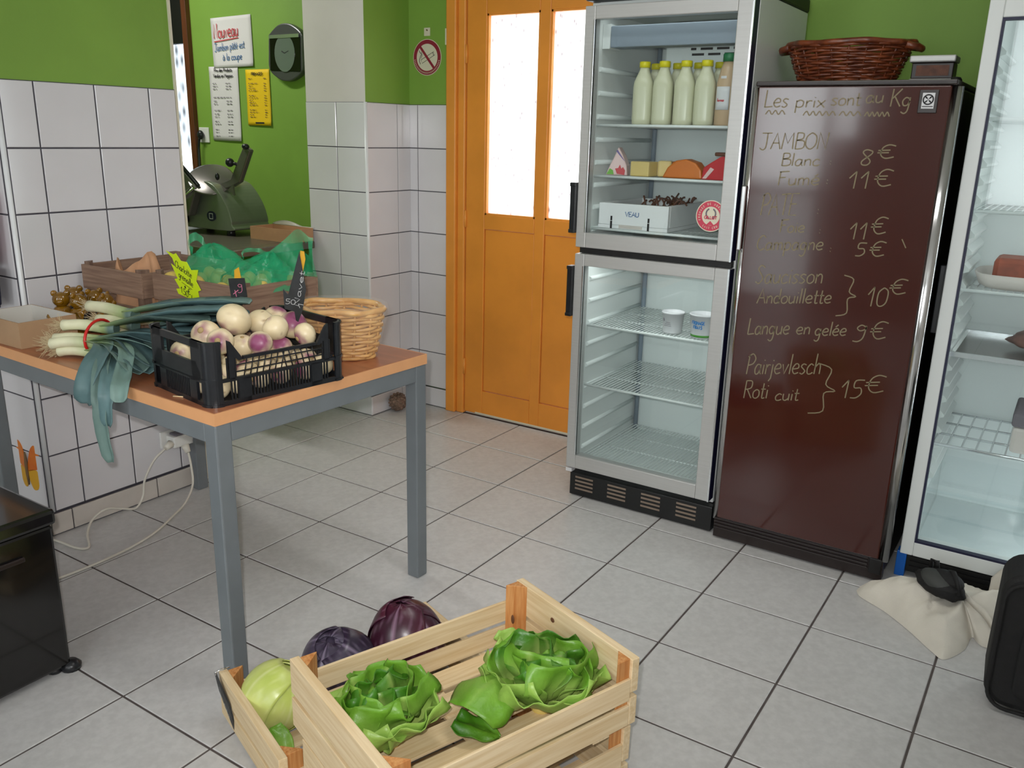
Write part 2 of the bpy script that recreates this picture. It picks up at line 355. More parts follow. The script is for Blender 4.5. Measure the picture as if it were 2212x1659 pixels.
# single-stroke handwriting: advance | strokes (0..100 units, '!' = keep corners)
G = {'L': '55|10 100 10 0;10 0 55 5', 'e': '50|5 25 40 30 38 48 20 50 5 25 20 2 45 8', 's': '42|38 45 20 50 8 38 22 26 34 14 20 0 4 6', 'p': '50|8 50 8 -40;8 40 25 52 42 38 38 8 20 0 8 10',
 'r': '36|8 50 8 0;8 30 20 48 34 46', 'i': '20|10 48 10 0;10 68 11 73', 'x': '46|5 50 42 0;42 50 5 0', 'o': '48|24 50 6 35 8 8 26 0 42 14 40 40 24 50', 'n': '48|8 50 8 0;8 32 24 50 38 40 40 0',
 't': '34|16 85 15 10 22 0 32 4;4 52 32 52', 'a': '50|40 45 20 50 6 28 12 2 30 4 40 30;40 50 40 8 48 0', 'u': '48|6 50 8 10 22 0 38 14;40 50 40 0', 'K': '58|8 100 8 0;50 100 10 45;22 55 55 0',
 'g': '50|40 42 20 50 6 30 14 6 32 8 40 32;40 50 38 -20 24 -40 6 -30', 'J': '62|5 100 60 100;36 100 36 15 20 -5 2 8', 'A': '60|!2 0 28 100 56 0;12 38 46 38', 'M': '72|!4 0 10 100 34 35 58 100 66 0',
 'B': '56|8 0 8 100;8 100 40 96 42 66 10 54;10 54 50 48 50 8 8 0', 'O': '66|32 100 6 75 6 25 32 0 58 25 58 75 32 100', 'N': '62|!6 0 8 100 50 0 54 100', 'l': '20|10 100 10 0', 'c': '44|40 42 24 50 6 30 10 4 26 0 42 8',
 'F': '54|8 0 10 100;4 96 54 100;10 55 40 57', 'm': '68|8 50 8 0;8 34 20 50 32 40 33 0;33 34 46 50 58 40 60 0', 'E': '54|!50 100 8 100 8 0 50 0;8 52 42 52', 'P': '54|8 0 10 100;2 88 30 104 52 80 40 54 12 46',
 'T': '58|2 96 58 100;30 98 30 0', '8': '50|44 90 20 100 8 80 40 30 32 2 12 4 10 28 40 70 44 90', '€': '70|66 92 40 102 18 80 14 30 34 0 66 10;2 60 48 62;0 42 44 43', '1': '38|4 60 24 100;24 100 24 0',
 '0': '50|24 95 6 70 8 15 24 0 42 20 42 75 24 95', '5': '50|46 98 14 96 12 58 36 55 42 25 26 2 4 2', '9': '48|40 80 22 95 8 76 20 56 38 66 40 80;40 90 36 10 20 -18 0 -14', 'C': '58|54 85 34 100 10 70 8 25 30 0 56 14',
 'S': '54|48 88 26 102 10 82 26 58 44 30 26 0 4 10', 'd': '50|40 42 20 50 6 28 14 2 34 6 40 26;40 100 40 0', 'v': '44|!4 50 20 0 40 50', 'h': '48|8 100 8 0;8 32 24 50 38 40 40 0', 'R': '58|8 0 8 100;8 100 44 96 44 60 10 50;22 50 54 0',
 'j': '22|12 50 12 -20 0 -36;12 66 13 71', 'y': '46|6 50 22 8;40 50 22 -5 6 -36', 'é': '50|5 25 40 30 38 48 20 50 5 25 20 2 45 8;18 62 34 78', ':': '24|10 40 12 43;10 8 12 11', '}': '44|0 100 22 92 18 62 34 52 18 44 22 10 0 0',
 ',': '18|8 6 4 -12', 'U': '58|6 100 8 20 28 0 50 20 52 100', 'V': '58|!4 100 30 0 56 100', 'G': '64|56 84 34 100 8 70 8 24 34 0 58 20;40 44 60 44;58 44 58 10', 'I': '20|10 100 10 0', 'k': '46|8 100 8 0;40 50 10 22;20 30 42 0',
 'b': '48|8 100 8 0;8 10 26 0 42 20 34 48 8 40', 'â': '50|40 45 20 50 6 28 12 2 30 4 40 30;40 50 40 8 48 0;!10 60 22 76 34 60', 'à': '50|40 45 20 50 6 28 12 2 30 4 40 30;40 50 40 8 48 0;12 78 26 62', 'D': '58|8 0 8 100;8 100 46 90 52 40 8 0',
 'f': '34|34 92 20 98 14 70 14 0;2 50 30 50', ' ': '34|', '.': '16|6 2 8 5'}
def text_width(s): return sum(float(G[c].split('|')[0]) for c in s)
def ribbon(mb, pts, wd, X, mi=0):
    pts = [Vector((p[0], p[1], 0)) for p in pts]
    if len(pts) < 2: return
    L_, R2 = [], []
    for i, p in enumerate(pts):
        t = pts[min(i + 1, len(pts) - 1)] - pts[max(i - 1, 0)]
        t = t.normalized() if t.length > 1e-9 else Vector((1, 0, 0)); a = Vector((-t.y, t.x, 0)) * wd / 2
        L_.append(p + a); R2.append(p - a)
    n = len(pts); mb.add([tuple(p) for p in L_ + R2], [(n + i, n + i + 1, i + 1, i) for i in range(n - 1)], mi, False, X)
def write(mb, s, x, y, wid, hgt, wd, X, rise=0.0, mi=0, slant=0.0):
    """text s with its baseline starting at (x, y) in frame X, wid wide and hgt high (cap height)"""
    k = wid / max(1, text_width(s)); h = hgt / 100; px = 0
    for c in s:
        adv, st = G[c].split('|')
        for q in (st.split(';') if st else []):
            keep = q.startswith('!'); n = [float(t) for t in q.lstrip('!').split()]
            pts = list(zip(n[0::2], n[1::2]))
            if not keep and len(pts) > 3: pts = smooth(pts, 4)
            ribbon(mb, [(x + (px + a) * k + slant * b * h, y + b * h + rise * (px + a) * k / max(wid, 1e-6)) for a, b in pts], wd, X, mi)
        px += float(adv)

# ------------------------------------------------------------------ the setting
def tile_mesh(w_, h_, t_, m, c=0.0018):
    k = (round(w_, 4), round(h_, 4), round(t_, 4), m)
    if k not in TILES:
        a, b = w_ / 2, h_ / 2; mb = MB()
        q = lambda i, z: [(-a + i, -b + i, z), (a - i, -b + i, z), (a - i, b - i, z), (-a + i, b - i, z)]
        mb.add(q(0, 0) + q(0, t_ - c) + q(c, t_), [(0, 1, 5, 4), (1, 2, 6, 5), (2, 3, 7, 6), (3, 0, 4, 7), (4, 5, 9, 8), (5, 6, 10, 9), (6, 7, 11, 10), (7, 4, 8, 11), (8, 9, 10, 11)])
        me = mb.mesh('tile'); me.materials.append(MT[m]); TILES[k] = me
    return TILES[k]
TILES = {}
def lay(parent, name, P, u, v, us, vs, gap, th, m):
    """lay tiles between the joint lines us x vs on the plane through P with axes u, v"""
    for i in range(len(us) - 1):
        for j in range(len(vs) - 1):
            a, b = us[i + 1] - us[i] - gap, vs[j + 1] - vs[j] - gap
            if a < 0.006 or b < 0.006: continue
            c = Vector(P) + Vector(u) * ((us[i] + us[i + 1]) / 2) + Vector(v) * ((vs[j] + vs[j + 1]) / 2)
            ob(name, tile_mesh(a, b, th, m), m, parent, basis=frame(c, u, v))
FX0, FX1, FY0, FY1 = -2.0, 2.75, -5.1, 0.345
mb = MB(); mb.box(-4.2, FX1, -5.3, 0.5, -0.06, -0.0025)
floor = ob('floor', mb, 'grout_floor', label='floor of large light grey square tiles with dark joints', kind='structure')
xs = [i * T for i in range(-6, 9)]; xs = [-2.1] + [x for x in xs if x > -2.05] + [FX1]
ys = [j * T for j in range(-15, 2)]; ys = [y for y in ys if y < 0.33] + [0.342]
lay(floor, 'floor_tile', (0, 0, -0.008), (1, 0, 0), (0, 1, 0), xs, ys, 0.006, 0.008, 'tile_floor')

ROWS_Z = [0.083 + 0.2024 * i for i in range(8)]     # wall tile joints, 20 cm tiles
# left partition: tiled below, green above, with its return running left
WX = -0.99
wl = ob('wall_left', MB().box(-1.19, WX - 0.008, -1.612, -0.985, 0, 2.6).box(-4.2, -1.19, -1.612, -1.412, 0, 2.6), 'paint_green', label='partition wall painted green above white tiles', kind='structure')
ob('grout_bed', MB().box(WX - 0.008, WX - 0.004, -1.61, -0.987, 0.06, ROWS_Z[-1]), 'grout_dark', wl)
ob('grout_bed', MB().box(-2.2, WX - 0.02, -1.616, -1.612, 0.06, ROWS_Z[-1]), 'grout_dark', wl)
lay(wl, 'wall_tile', (WX - 0.006, 0, 0), (0, 1, 0), (0, 0, 1), [-1.604, -1.498, -1.2965, -1.095, -0.987], ROWS_Z, 0.005, 0.006, 'tile_white')
lay(wl, 'wall_tile', (0, -1.614, 0), (1, 0, 0), (0, 0, 1), [-2.2 + 0.2 * i for i in range(6)] + [WX - 0.022], ROWS_Z, 0.005, 0.006, 'tile_white')
ob('corner_trim', MB().tube([(WX - 0.010, -1.61, 0.083), (WX - 0.010, -1.61, ROWS_Z[-1])], 0.0085, 12), 'pvc_white', wl)
ob('edge_trim', MB().box(WX - 0.012, WX + 0.001, -0.988, -0.980, 0, 2.6), 'sign_cream', wl)
bl = ob('baseboard_left', MB().box(WX - 0.006, WX + 0.002, -1.63, -0.985, 0.0, 0.08).box(-2.2, WX - 0.006, -1.63, -1.622, 0, 0.08), 'grout_dark', label='low beige tile skirting along the partition wall', kind='structure')
lay(bl, 'skirting_tile', (WX + 0.002, 0, 0), (0, 1, 0), (0, 0, 1), [-1.63, -1.552, -1.215, -0.985], [0.002, 0.080], 0.005, 0.007, 'tile_skirt')
lay(bl, 'skirting_tile', (0, -1.63, 0), (1, 0, 0), (0, 0, 1), [-2.2, -1.86, -1.53, -1.2, WX + 0.007], [0.002, 0.080], 0.005, 0.007, 'tile_skirt')
# pillar at the end of the passage
PX_, PY_ = -1.012, 0.030
mb = MB().box(-1.40, PX_ - 0.008, PY_ + 0.008, 0.362, 0, 2.6); mb.m[2] = 1
wp = ob('wall_pillar', mb, ['paint_green', 'paint_white'], label='square pillar, white painted front above white tiles', kind='structure')
ob('grout_bed', MB().box(-1.398, PX_ - 0.008, PY_ + 0.004, PY_ + 0.008, 0.1, ROWS_Z[-1]).box(PX_ - 0.008, PX_ - 0.004, PY_ + 0.006, 0.345, 0.1, ROWS_Z[-1]), 'grout_dark', wp)
PZ = [0.1] + ROWS_Z[1:]
lay(wp, 'wall_tile', (0, PY_ + 0.006, 0), (1, 0, 0), (0, 0, 1), [-1.398, -1.2, PX_ - 0.006], PZ, 0.004, 0.006, 'tile_white')
lay(wp, 'wall_tile', (PX_ - 0.006, 0, 0), (0, 1, 0), (0, 0, 1), [PY_ + 0.006, 0.250, 0.3495], PZ, 0.004, 0.006, 'tile_white')
ob('corner_trim', MB().tube([(PX_ - 0.007, PY_ + 0.007, 0.1), (PX_ - 0.007, PY_ + 0.007, ROWS_Z[-1])], 0.008, 10), 'pvc_white', wp)
bp_ = ob('baseboard_pillar', MB().box(-1.40, PX_ + 0.004, PY_ - 0.008, PY_ + 0.01, 0, 0.098).box(PX_ - 0.008, PX_ + 0.004, PY_, 0.335, 0, 0.098), 'grout_dark', label='tile skirting around the pillar foot', kind='structure')
lay(bp_, 'skirting_tile', (0, PY_ - 0.008, 0), (1, 0, 0), (0, 0, 1), [-1.40, -1.22, PX_ + 0.010], [0.002, 0.1], 0.004, 0.006, 'tile_white')
lay(bp_, 'skirting_tile', (PX_ + 0.004, 0, 0), (0, 1, 0), (0, 0, 1), [PY_ - 0.012, 0.250, 0.338], [0.002, 0.1], 0.004, 0.006, 'tile_white')
# wall with the orange door
DY = 0.342
wbk = ob('wall_back', MB().box(-1.02, -0.77, DY + 0.008, 0.5, 0, 2.6).box(-0.77, 0.235, DY + 0.008, 0.5, 2.12, 2.6).box(0.235, FX1, DY + 0.008, 0.5, 0, 2.6), 'paint_green', label='green wall behind the refrigerators', kind='structure')
ob('grout_bed', MB().box(PX_ - 0.01, -0.773, DY + 0.004, DY + 0.0085, 0.1, ROWS_Z[-1]), 'grout_dark', wbk)
lay(wbk, 'wall_tile', (0, DY + 0.006, 0), (1, 0, 0), (0, 0, 1), [PX_ - 0.003, -0.965, -0.772], PZ, 0.004, 0.006, 'tile_white')
bb2 = ob('baseboard_back', MB().box(PX_ + 0.01, -0.775, DY - 0.004, DY + 0.006, 0, 0.098), 'grout_dark', label='short tile skirting beside the orange door', kind='structure')
lay(bb2, 'skirting_tile', (0, DY - 0.004, 0), (1, 0, 0), (0, 0, 1), [PX_ + 0.01, -0.772], [0.002, 0.1], 0.004, 0.006, 'tile_white')
# kitchen wall behind the passage, with its window
wk = ob('wall_kitchen', MB().box(-4.2, -3.42, DY, 0.5, 0, 2.6).box(-3.42, -2.615, DY, 0.5, 0, 0.95).box(-3.42, -2.615, DY, 0.5, 2.3, 2.6).box(-2.615, -1.40, DY, 0.5, 0, 2.6), 'paint_green', label='green kitchen wall seen through the passage', kind='structure')
ob('wall_kitchen_side', MB().box(-4.3, -4.2, -1.612, 0.5, 0, 2.6), 'paint_green', label='far side wall of the kitchen', kind='structure')
w1 = ob('window_1', MB().box(-2.655, -2.612, DY - 0.03, DY + 0.02, 0.93, 2.35).box(-3.45, -3.40, DY - 0.03, DY + 0.02, 0.93, 2.35).box(-3.40, -2.655, DY - 0.01, DY + 0.02, 0.93, 1.0), 'brown_wood_dark', label='kitchen window with lace curtain and brown frame', kind='structure', bevel=0.003)
ob('shutter_box', MB().box(-3.40, -2.655, DY - 0.012, DY + 0.03, 1.83, 2.35), 'black_plain', w1)
ob('window_pane', MB().box(-3.40, -2.655, DY + 0.050, DY + 0.055, 1.0, 1.83), 'glass', w1)
def lace(u, v): return (-3.40 + 0.745 * u, DY + 0.035 + 0.008 * math.sin(u * 46), 1.22 + 0.61 * v + (0.02 * abs(math.sin(u * 20)) if v == 0 else 0))
ob('lace_curtain', MB().grid(lace, 60, 6), 'lace', w1)
ob('sill', MB().box(-3.42, -2.63, DY - 0.06, DY + 0.05, 0.985, 1.005), 'pvc_white', w1)
# ceiling and the walls behind the photographer
ob('ceiling', MB().box(-4.3, FX1 + 0.1, -5.3, 0.5, 2.6, 2.7), 'ceiling_white', label='plain white ceiling above the shop', kind='structure')
ob('wall_right', MB().box(FX1, FX1 + 0.1, -5.3, 0.5, 0, 2.6), ['paint_white'], label='white wall on the right of the shop', kind='structure')
ob('wall_far_left', MB().box(-2.2, -2.1, -5.3, -1.612, 0, 2.6), 'paint_white', label='white wall on the left of the shop', kind='structure')
ob('wall_front', MB().box(-2.2, -0.74, -5.3, -5.12, 0, 2.6).box(-0.08, -0.03, -5.3, -5.12, 0, 2.6).box(-0.03, 0.18, -5.3, -5.12, 0, 1.38).box(0.18, 1.12, -5.3, -5.12, 0, 2.6).box(1.12, 2.38, -5.3, -5.12, 0, 0.88).box(2.38, FX1, -5.3, -5.12, 0, 2.6)
   .box(-0.74, -0.08, -5.3, -5.12, 2.28, 2.6).box(-0.03, 0.18, -5.3, -5.12, 2.32, 2.6).box(1.12, 2.38, -5.3, -5.12, 2.32, 2.6), 'paint_white', label='street wall of the shop behind the photographer', kind='structure')
def glazing(name, x0, x1, z0, z1, bars, label):
    mb = MB().box(x0, x0 + 0.035, -5.18, -5.13, z0, z1).box(x1 - 0.035, x1, -5.18, -5.13, z0, z1).box(x0, x1, -5.18, -5.13, z0, z0 + 0.05).box(x0, x1, -5.18, -5.13, z1 - 0.05, z1)
    for z in bars: mb.box(x0, x1, -5.18, -5.13, z - 0.03, z + 0.03)
    o = ob(name, mb, 'brown_wood_dark', label=label, kind='structure')
    ob('window_pane', MB().box(x0, x1, -5.158, -5.152, z0, z1), 'glass', o)
glazing('door_2', -0.74, -0.08, 0.0, 2.28, [0.95], 'glazed street door of the shop')
glazing('window_2', -0.03, 0.18, 1.38, 2.32, [], 'narrow window beside the street door')
glazing('window_3', 1.12, 2.38, 0.88, 2.32, [], 'wide shop window to the street')
# ceiling lamp
cl = root('ceiling_lamp', (1.0, -1.35, 2.55), 'long white fluorescent ceiling lamp of the shop', 'lamp')
ob('housing', MB().box(0.38, 1.62, -1.49, -1.21, 2.56, 2.6), 'lamp_white', cl, bevel=0.006)

kl = root('ceiling_lamp', (-2.5, -0.55, 2.55), 'fluorescent tube lamp on the kitchen ceiling', 'lamp')
ob('housing', MB().box(-2.98, -2.02, -0.62, -0.48, 2.56, 2.6), 'lamp_white', kl, bevel=0.006)

# ------------------------------------------------------------------ orange door
dr = root('door_1', (-0.27, DY, 0), 'orange painted door with two tall frosted panes', 'door', kind='structure')
del dr['category']
ob('jamb', MB().box(-0.772, -0.715, DY - 0.028, DY + 0.06, 0, 2.12).box(-0.715, -0.672, DY - 0.012, DY + 0.06, 0, 2.12), 'orange_trim', dr, bevel=0.006)
ob('jamb', MB().box(0.15, 0.235, DY - 0.02, DY + 0.06, 0, 2.12), 'orange_trim', dr, bevel=0.006)
ob('head_jamb', MB().box(-0.715, 0.15, DY - 0.02, DY + 0.06, 2.05, 2.12), 'orange_trim', dr, bevel=0.006)
Y0, Y1 = DY - 0.004, DY + 0.036
gx = [(-0.560, -0.282), (-0.228, 0.050)]; gz0, gz1 = 1.005, 1.885
for a, b in ((-0.668, gx[0][0]), (gx[0][1], gx[1][0]), (gx[1][1], 0.148)):
    ob('stile', MB().box(a, b, Y0, Y1, 0.012, 2.045), 'orange_paint', dr, bevel=0.004)
for a, b in gx:
    ob('rail', MB().box(a, b, Y0, Y1, gz1, 2.045), 'orange_paint', dr, bevel=0.003)
    ob('rail', MB().box(a, b, Y0, Y1, 0.938, gz0), 'orange_paint', dr, bevel=0.003)
    ob('rail', MB().box(a, b, Y0, Y1, 0.012, 0.135), 'orange_paint', dr, bevel=0.003)
    ob('lower_panel', MB().box(a + 0.002, b - 0.002, Y0 + 0.007, Y1 - 0.01, 0.137, 0.936), 'orange_paint', dr, bevel=0.003)
    ob('glazing_bead', MB().box(a, a + 0.008, Y0 + 0.004, Y1, gz0, gz1).box(b - 0.008, b, Y0 + 0.004, Y1, gz0, gz1).box(a, b, Y0 + 0.004, Y1, gz0, gz0 + 0.008).box(a, b, Y0 + 0.004, Y1, gz1 - 0.008, gz1), 'orange_trim', dr)
    ob('pane', MB().box(a + 0.006, b - 0.006, DY + 0.016, DY + 0.020, gz0 + 0.006, gz1 - 0.006), 'frost', dr, 'patterned frosted glass pane', kind=None)
for z in (0.25, 0.98, 1.72): ob('hinge', MB().tube([(-0.668, Y0 - 0.004, z - 0.04), (-0.668, Y0 - 0.004, z + 0.04)], 0.007, 10), 'orange_trim', dr)
ob('kick_strip', MB().box(-0.60, 0.14, Y0 - 0.002, Y0 + 0.004, 0.012, 0.020), 'sign_cream', dr)
ob('strike_plate', MB().box(-0.775, -0.768, DY - 0.029, DY - 0.0275, 1.76, 1.83), 'sign_cream', dr)
ob('doorstep', MB().box(-0.77, 0.235, DY + 0.02, 0.5, -0.02, 0.006), 'tile_skirt', label='worn stone threshold under the orange door', kind='structure')

# ------------------------------------------------------------------ table
TA = math.radians(-2.1); TZ = 0.735
tb = root('table', (0.2, -1.828, 0), 'orange brown laminate table on grey square steel legs', 'table', rz=TA)
TL, TW = 1.19, 0.752
def tl(mbx, name, m, **k): return ob(name, mbx, m, tb, world=False, **k)
tl(MB().box(-TL + 0.003, -0.003, 0.003, TW - 0.003, TZ - 0.03, TZ), 'tabletop', 'laminate_top', bevel=0.0015)
for b in ((-TL, 0, 0, 0.003), (-TL, 0, TW - 0.003, TW), (-TL, -TL + 0.003, 0.003, TW - 0.003), (-0.003, 0, 0.003, TW - 0.003)):
    tl(MB().box(*b, TZ - 0.031, TZ - 0.0005), 'edge_band', 'laminate_edge', label='peach coloured edge band')
for x in (-TL + 0.002, -0.047):
    for y in (0.002, TW - 0.047): tl(MB().box(x, x + 0.045, y, y + 0.045, 0, TZ - 0.0315), 'leg', 'steel_paint', bevel=0.004)
for b in ((-TL + 0.047, -0.047, 0.004, 0.034), (-TL + 0.047, -0.047, TW - 0.034, TW - 0.004), (-TL + 0.004, -TL + 0.034, 0.047, TW - 0.047), (-0.034, -0.004, 0.047, TW - 0.047)):
    tl(MB().box(*b, TZ - 0.081, TZ - 0.0315), 'rail', 'steel_paint', bevel=0.003)

# ------------------------------------------------------------------ wooden crates
def crate(name, label, P, ang, L, W, H, new=True, z0=0.0, slats=(0.35, 0.72), end_top=None, group=None, th=0.007, eth=0.020):
    """P: near-left corner, length along angle ang, width to its right; slats: top of lower and upper side slat as fraction of H"""
    r = root(name, (P[0], P[1], z0), label, 'crate', group, rz=ang)
    wx, wy, wz = ('wood_new_x', 'wood_new_y', 'wood_post') if new else ('wood_old_x', 'wood_old_y', 'wood_old_z')
    def q(n, mbx, m, **k): return ob(n, mbx, m, r, world=False, **k)
    # local x = along the length, local y = -width (to the right of the length direction)
    for x0 in (eth, L - eth):
        for y0 in (-th, -W + th):
            sx = 1 if x0 < L / 2 else -1; sy = -1 if y0 > -W / 2 else 1
            q('corner_post', MB().prism([(x0, y0), (x0 + sx * 0.036, y0), (x0, y0 + sy * 0.036)][::(1 if sx * sy > 0 else -1)], 0.004, H), wz, bevel=0.001)
    zs = [(0.012, slats[0] * H), (slats[0] * H + 0.012, slats[1] * H)]
    for (a, b) in zs:
        q('side_slat', MB().box(eth + 0.001, L - eth - 0.001, -th, 0, a, b), wx, bevel=0.0012)
        q('side_slat', MB().box(eth + 0.001, L - eth - 0.001, -W, -W + th, a, b), wx, bevel=0.0012)
    he = end_top or H; mid = 0.5 * he
    for a, b in ((0.012, mid - 0.006), (mid + 0.006, he)):
        q('end_board', MB().box(0, eth, -W, 0, a, b), wy, bevel=0.0015)
        q('end_board', MB().box(L - eth, L, -W, 0, a, b), wy, bevel=0.0015)
    n = 5; bw = (W - 2 * th) / n
    for i in range(n): q('base_slat', MB().box(eth, L - eth, -th - (i + 1) * bw + 0.008, -th - i * bw - 0.008, 0.0062, 0.0122), wx, bevel=0.001)
    for f in (0.15, 0.5, 0.85): q('base_batten', MB().box(L * f - 0.022, L * f + 0.022, -W + th, -th, 0.0, 0.006), wy)
    return r
ANG = math.radians(69.65); UL = Vector((math.cos(ANG), math.sin(ANG), 0)); UW = Vector((math.sin(ANG), -math.cos(ANG), 0))
LC = Vector((0.622, -2.012, 0.182)); LL, LW, LH = 0.590, 0.398, 0.168
cr1 = crate('wooden_crate', 'pale new wooden crate holding the two lettuces', LC, ANG, LL, LW, LH, z0=LC.z, slats=(0.36, 0.74))
ob('knot', MB().ell((LL * 0.985 - 0.0405, -0.028, 0.085), (0.002, 0.006, 0.012), 10, 6), 'wood_knot', cr1, world=False)
ob('knot', MB().ell((LL - 0.0205, -0.14, 0.13), (0.0015, 0.007, 0.006), 10, 6), 'wood_knot', cr1, world=False)
BC = LC + UW * 0.035 + UL * 0.004; BC.z = 0
cr2 = crate('wooden_crate', 'lower wooden crate under the lettuce crate', BC, ANG, LL - 0.005, LW - 0.045, 0.180, z0=0.0, slats=(0.38, 0.78))
CC = Vector((0.268, -1.922, 0)); CL, CW, CH = 0.572, 0.372, 0.128
cr3 = crate('wooden_crate', 'low wooden crate on the floor holding three cabbages', CC, ANG, CL, CW, CH, z0=0.0, slats=(0.42, 0.66))

# ------------------------------------------------------------------ lettuces and cabbages
def leaf_mesh(seed, L, W, bend, curl, ruffle, c_base, c_tip, cup=0.25, nu=16, nv=14, start=0.0):
    """a butterhead leaf: base at the origin, growing along +x and bending up by 'bend' radians, edges ruffled"""
    rnd = random.Random(seed); ph = [rnd.uniform(0, 6.3) for _ in range(4)]
    def fn(u, v):
        s = (u - 0.5) * 2; wv = W * (0.22 + 0.78 * math.sin(min(1, v * 1.08) ** 0.8 * math.pi * 0.62)) * (1 - 0.55 * max(0, v - 0.7) ** 1.4 / 0.3 ** 0.4)
        a = start + bend * v + curl * max(0, v - 0.55) ** 2
        n = 12; x = z = 0
        for k in range(n):
            t = v * (k + 0.5) / n; aa = start + bend * t + curl * max(0, t - 0.55) ** 2; x += math.cos(aa) * L * v / n; z += math.sin(aa) * L * v / n
        nx, nz_ = -math.sin(a), math.cos(a)
        d = cup * W * s * s * 0.5 + ruffle * (abs(s) ** 2 * math.sin(9 * v + 3 * s + ph[0]) + 0.5 * v * v * math.sin(8 * s + ph[1])) + 0.006 * nz(s * 2.2 + ph[2], v * 3.0, ph[3]) * 2
        d += 0.0035 * (1 - min(1, abs(s) / 0.12)) * (1 - v)
        return (x + nx * d, s * wv * 0.5 * (1 - 0.06 * abs(s)), z + nz_ * d)
    def cf(u, v):
        s = abs(u - 0.5) * 2; t = min(1, max(0, v * 1.15 - 0.12 + 0.25 * s - (0.3 if s < 0.08 else 0)))
        t = min(1, max(0, t + 0.12 * nz(u * 7 + ph[0], v * 7, 1.3)))
        return tuple(a + (b - a) * t for a, b in zip(c_base, c_tip))
    return MB().grid(fn, nu, nv, cf=cf)
G_D, G_M, G_L, G_P = lin((62, 120, 22)), lin((106, 158, 44)), lin((150, 188, 84)), lin((190, 206, 120))
def lettuce(P, R, label, rz, tilt, seed):
    r = root('lettuce', P, label, 'lettuce', rz=rz); rnd = random.Random(seed)
    tl_ = Euler((tilt[0], tilt[1], 0)).to_matrix().to_4x4()
    rings = [(6, 1.0, 0.35, 0.55, 0.2, 0.010, 0.0, G_D, G_L), (6, 0.98, 0.60, 0.85, 0.6, 0.011, 0.012, G_D, G_M), (5, 0.88, 0.85, 1.15, 1.2, 0.014, 0.02, G_M, G_D), (4, 0.70, 1.05, 1.4, 2.0, 0.012, 0.025, G_L, G_M), (3, 0.50, 1.2, 1.5, 2.2, 0.008, 0.03, G_P, G_L)]
    for k, (n, ls, st, bd, cu, rf, zz, cb, ct) in enumerate(rings):
        for i in range(n):
            m = leaf_mesh(seed * 100 + k * 10 + i, R * 1.22 * ls * rnd.uniform(0.9, 1.1), R * (1.75 if k < 3 else 1.35) * ls * rnd.uniform(0.9, 1.12), bd * rnd.uniform(0.85, 1.15), cu, rf * rnd.uniform(0.8, 1.5), cb if k > 2 else G_P, ct, start=st * rnd.uniform(0.6, 1.2))
            X = tl_ @ Matrix.Translation((0, 0, zz)) @ Matrix.Rotation(i * 6.283 / n + k * 0.5 + rnd.uniform(-0.25, 0.25), 4, 'Z')
            ob('leaf', m, 'leaf', r, world=False, basis=X, solid=0.0012)
    ob('stump', MB().lathe([(0.0, -0.012), (0.02, -0.012), (0.024, 0.01), (0.01, 0.03)], 12), 'cheese', r, world=False)
    return r
zc = LC.z + 0.016
lettuce(LC + UL * 0.136 + UW * 0.162 + Vector((0, 0, 0.014)), 0.116, 'lettuce at the near end of the crate, closest to the table leg', 0.5, (-0.1, -0.18), 3)
lettuce(LC + UL * 0.455 + UW * 0.250 + Vector((0, 0, 0.014)), 0.128, 'larger lettuce with ruffled leaves at the far end of the crate', 1.3, (-0.14, 0.12), 5)
lo1 = ob('lettuce_leaf', leaf_mesh(91, 0.175, 0.155, -0.9, -0.6, 0.008, G_L, G_M, cup=-0.45, start=0.62), 'leaf', label='broad drooping lettuce leaf lying beside the larger lettuce', cat='leaf', basis=Matrix.Translation(LC + UL * 0.42 + UW * 0.185 + Vector((0, 0, 0.065))) @ Matrix.Rotation(ANG + 3.5, 4, 'Z'), solid=0.0012)
lo2 = ob('lettuce_leaf', leaf_mesh(95, 0.12, 0.10, 0.5, 0.6, 0.010, G_P, G_L, cup=0.3, start=0.1), 'leaf', label='small pale lettuce leaf below the crate corner post', cat='leaf', basis=Matrix.Translation(LC + UL * 0.53 + UW * 0.165 + Vector((0, 0, 0.060))) @ Matrix.Rotation(ANG + 2.6, 4, 'Z'), solid=0.0012)
lo3 = ob('lettuce_leaf', leaf_mesh(97, 0.10, 0.085, 0.3, 0.2, 0.006, G_M, G_D, cup=0.2, start=0.0), 'leaf', label='small dark lettuce leaf lying flat on the crate floor slats', cat='leaf', basis=Matrix.Translation(LC + UL * 0.32 + UW * 0.285 + Vector((0, 0, 0.020))) @ Matrix.Rotation(ANG + 2.2, 4, 'Z'), solid=0.0012)

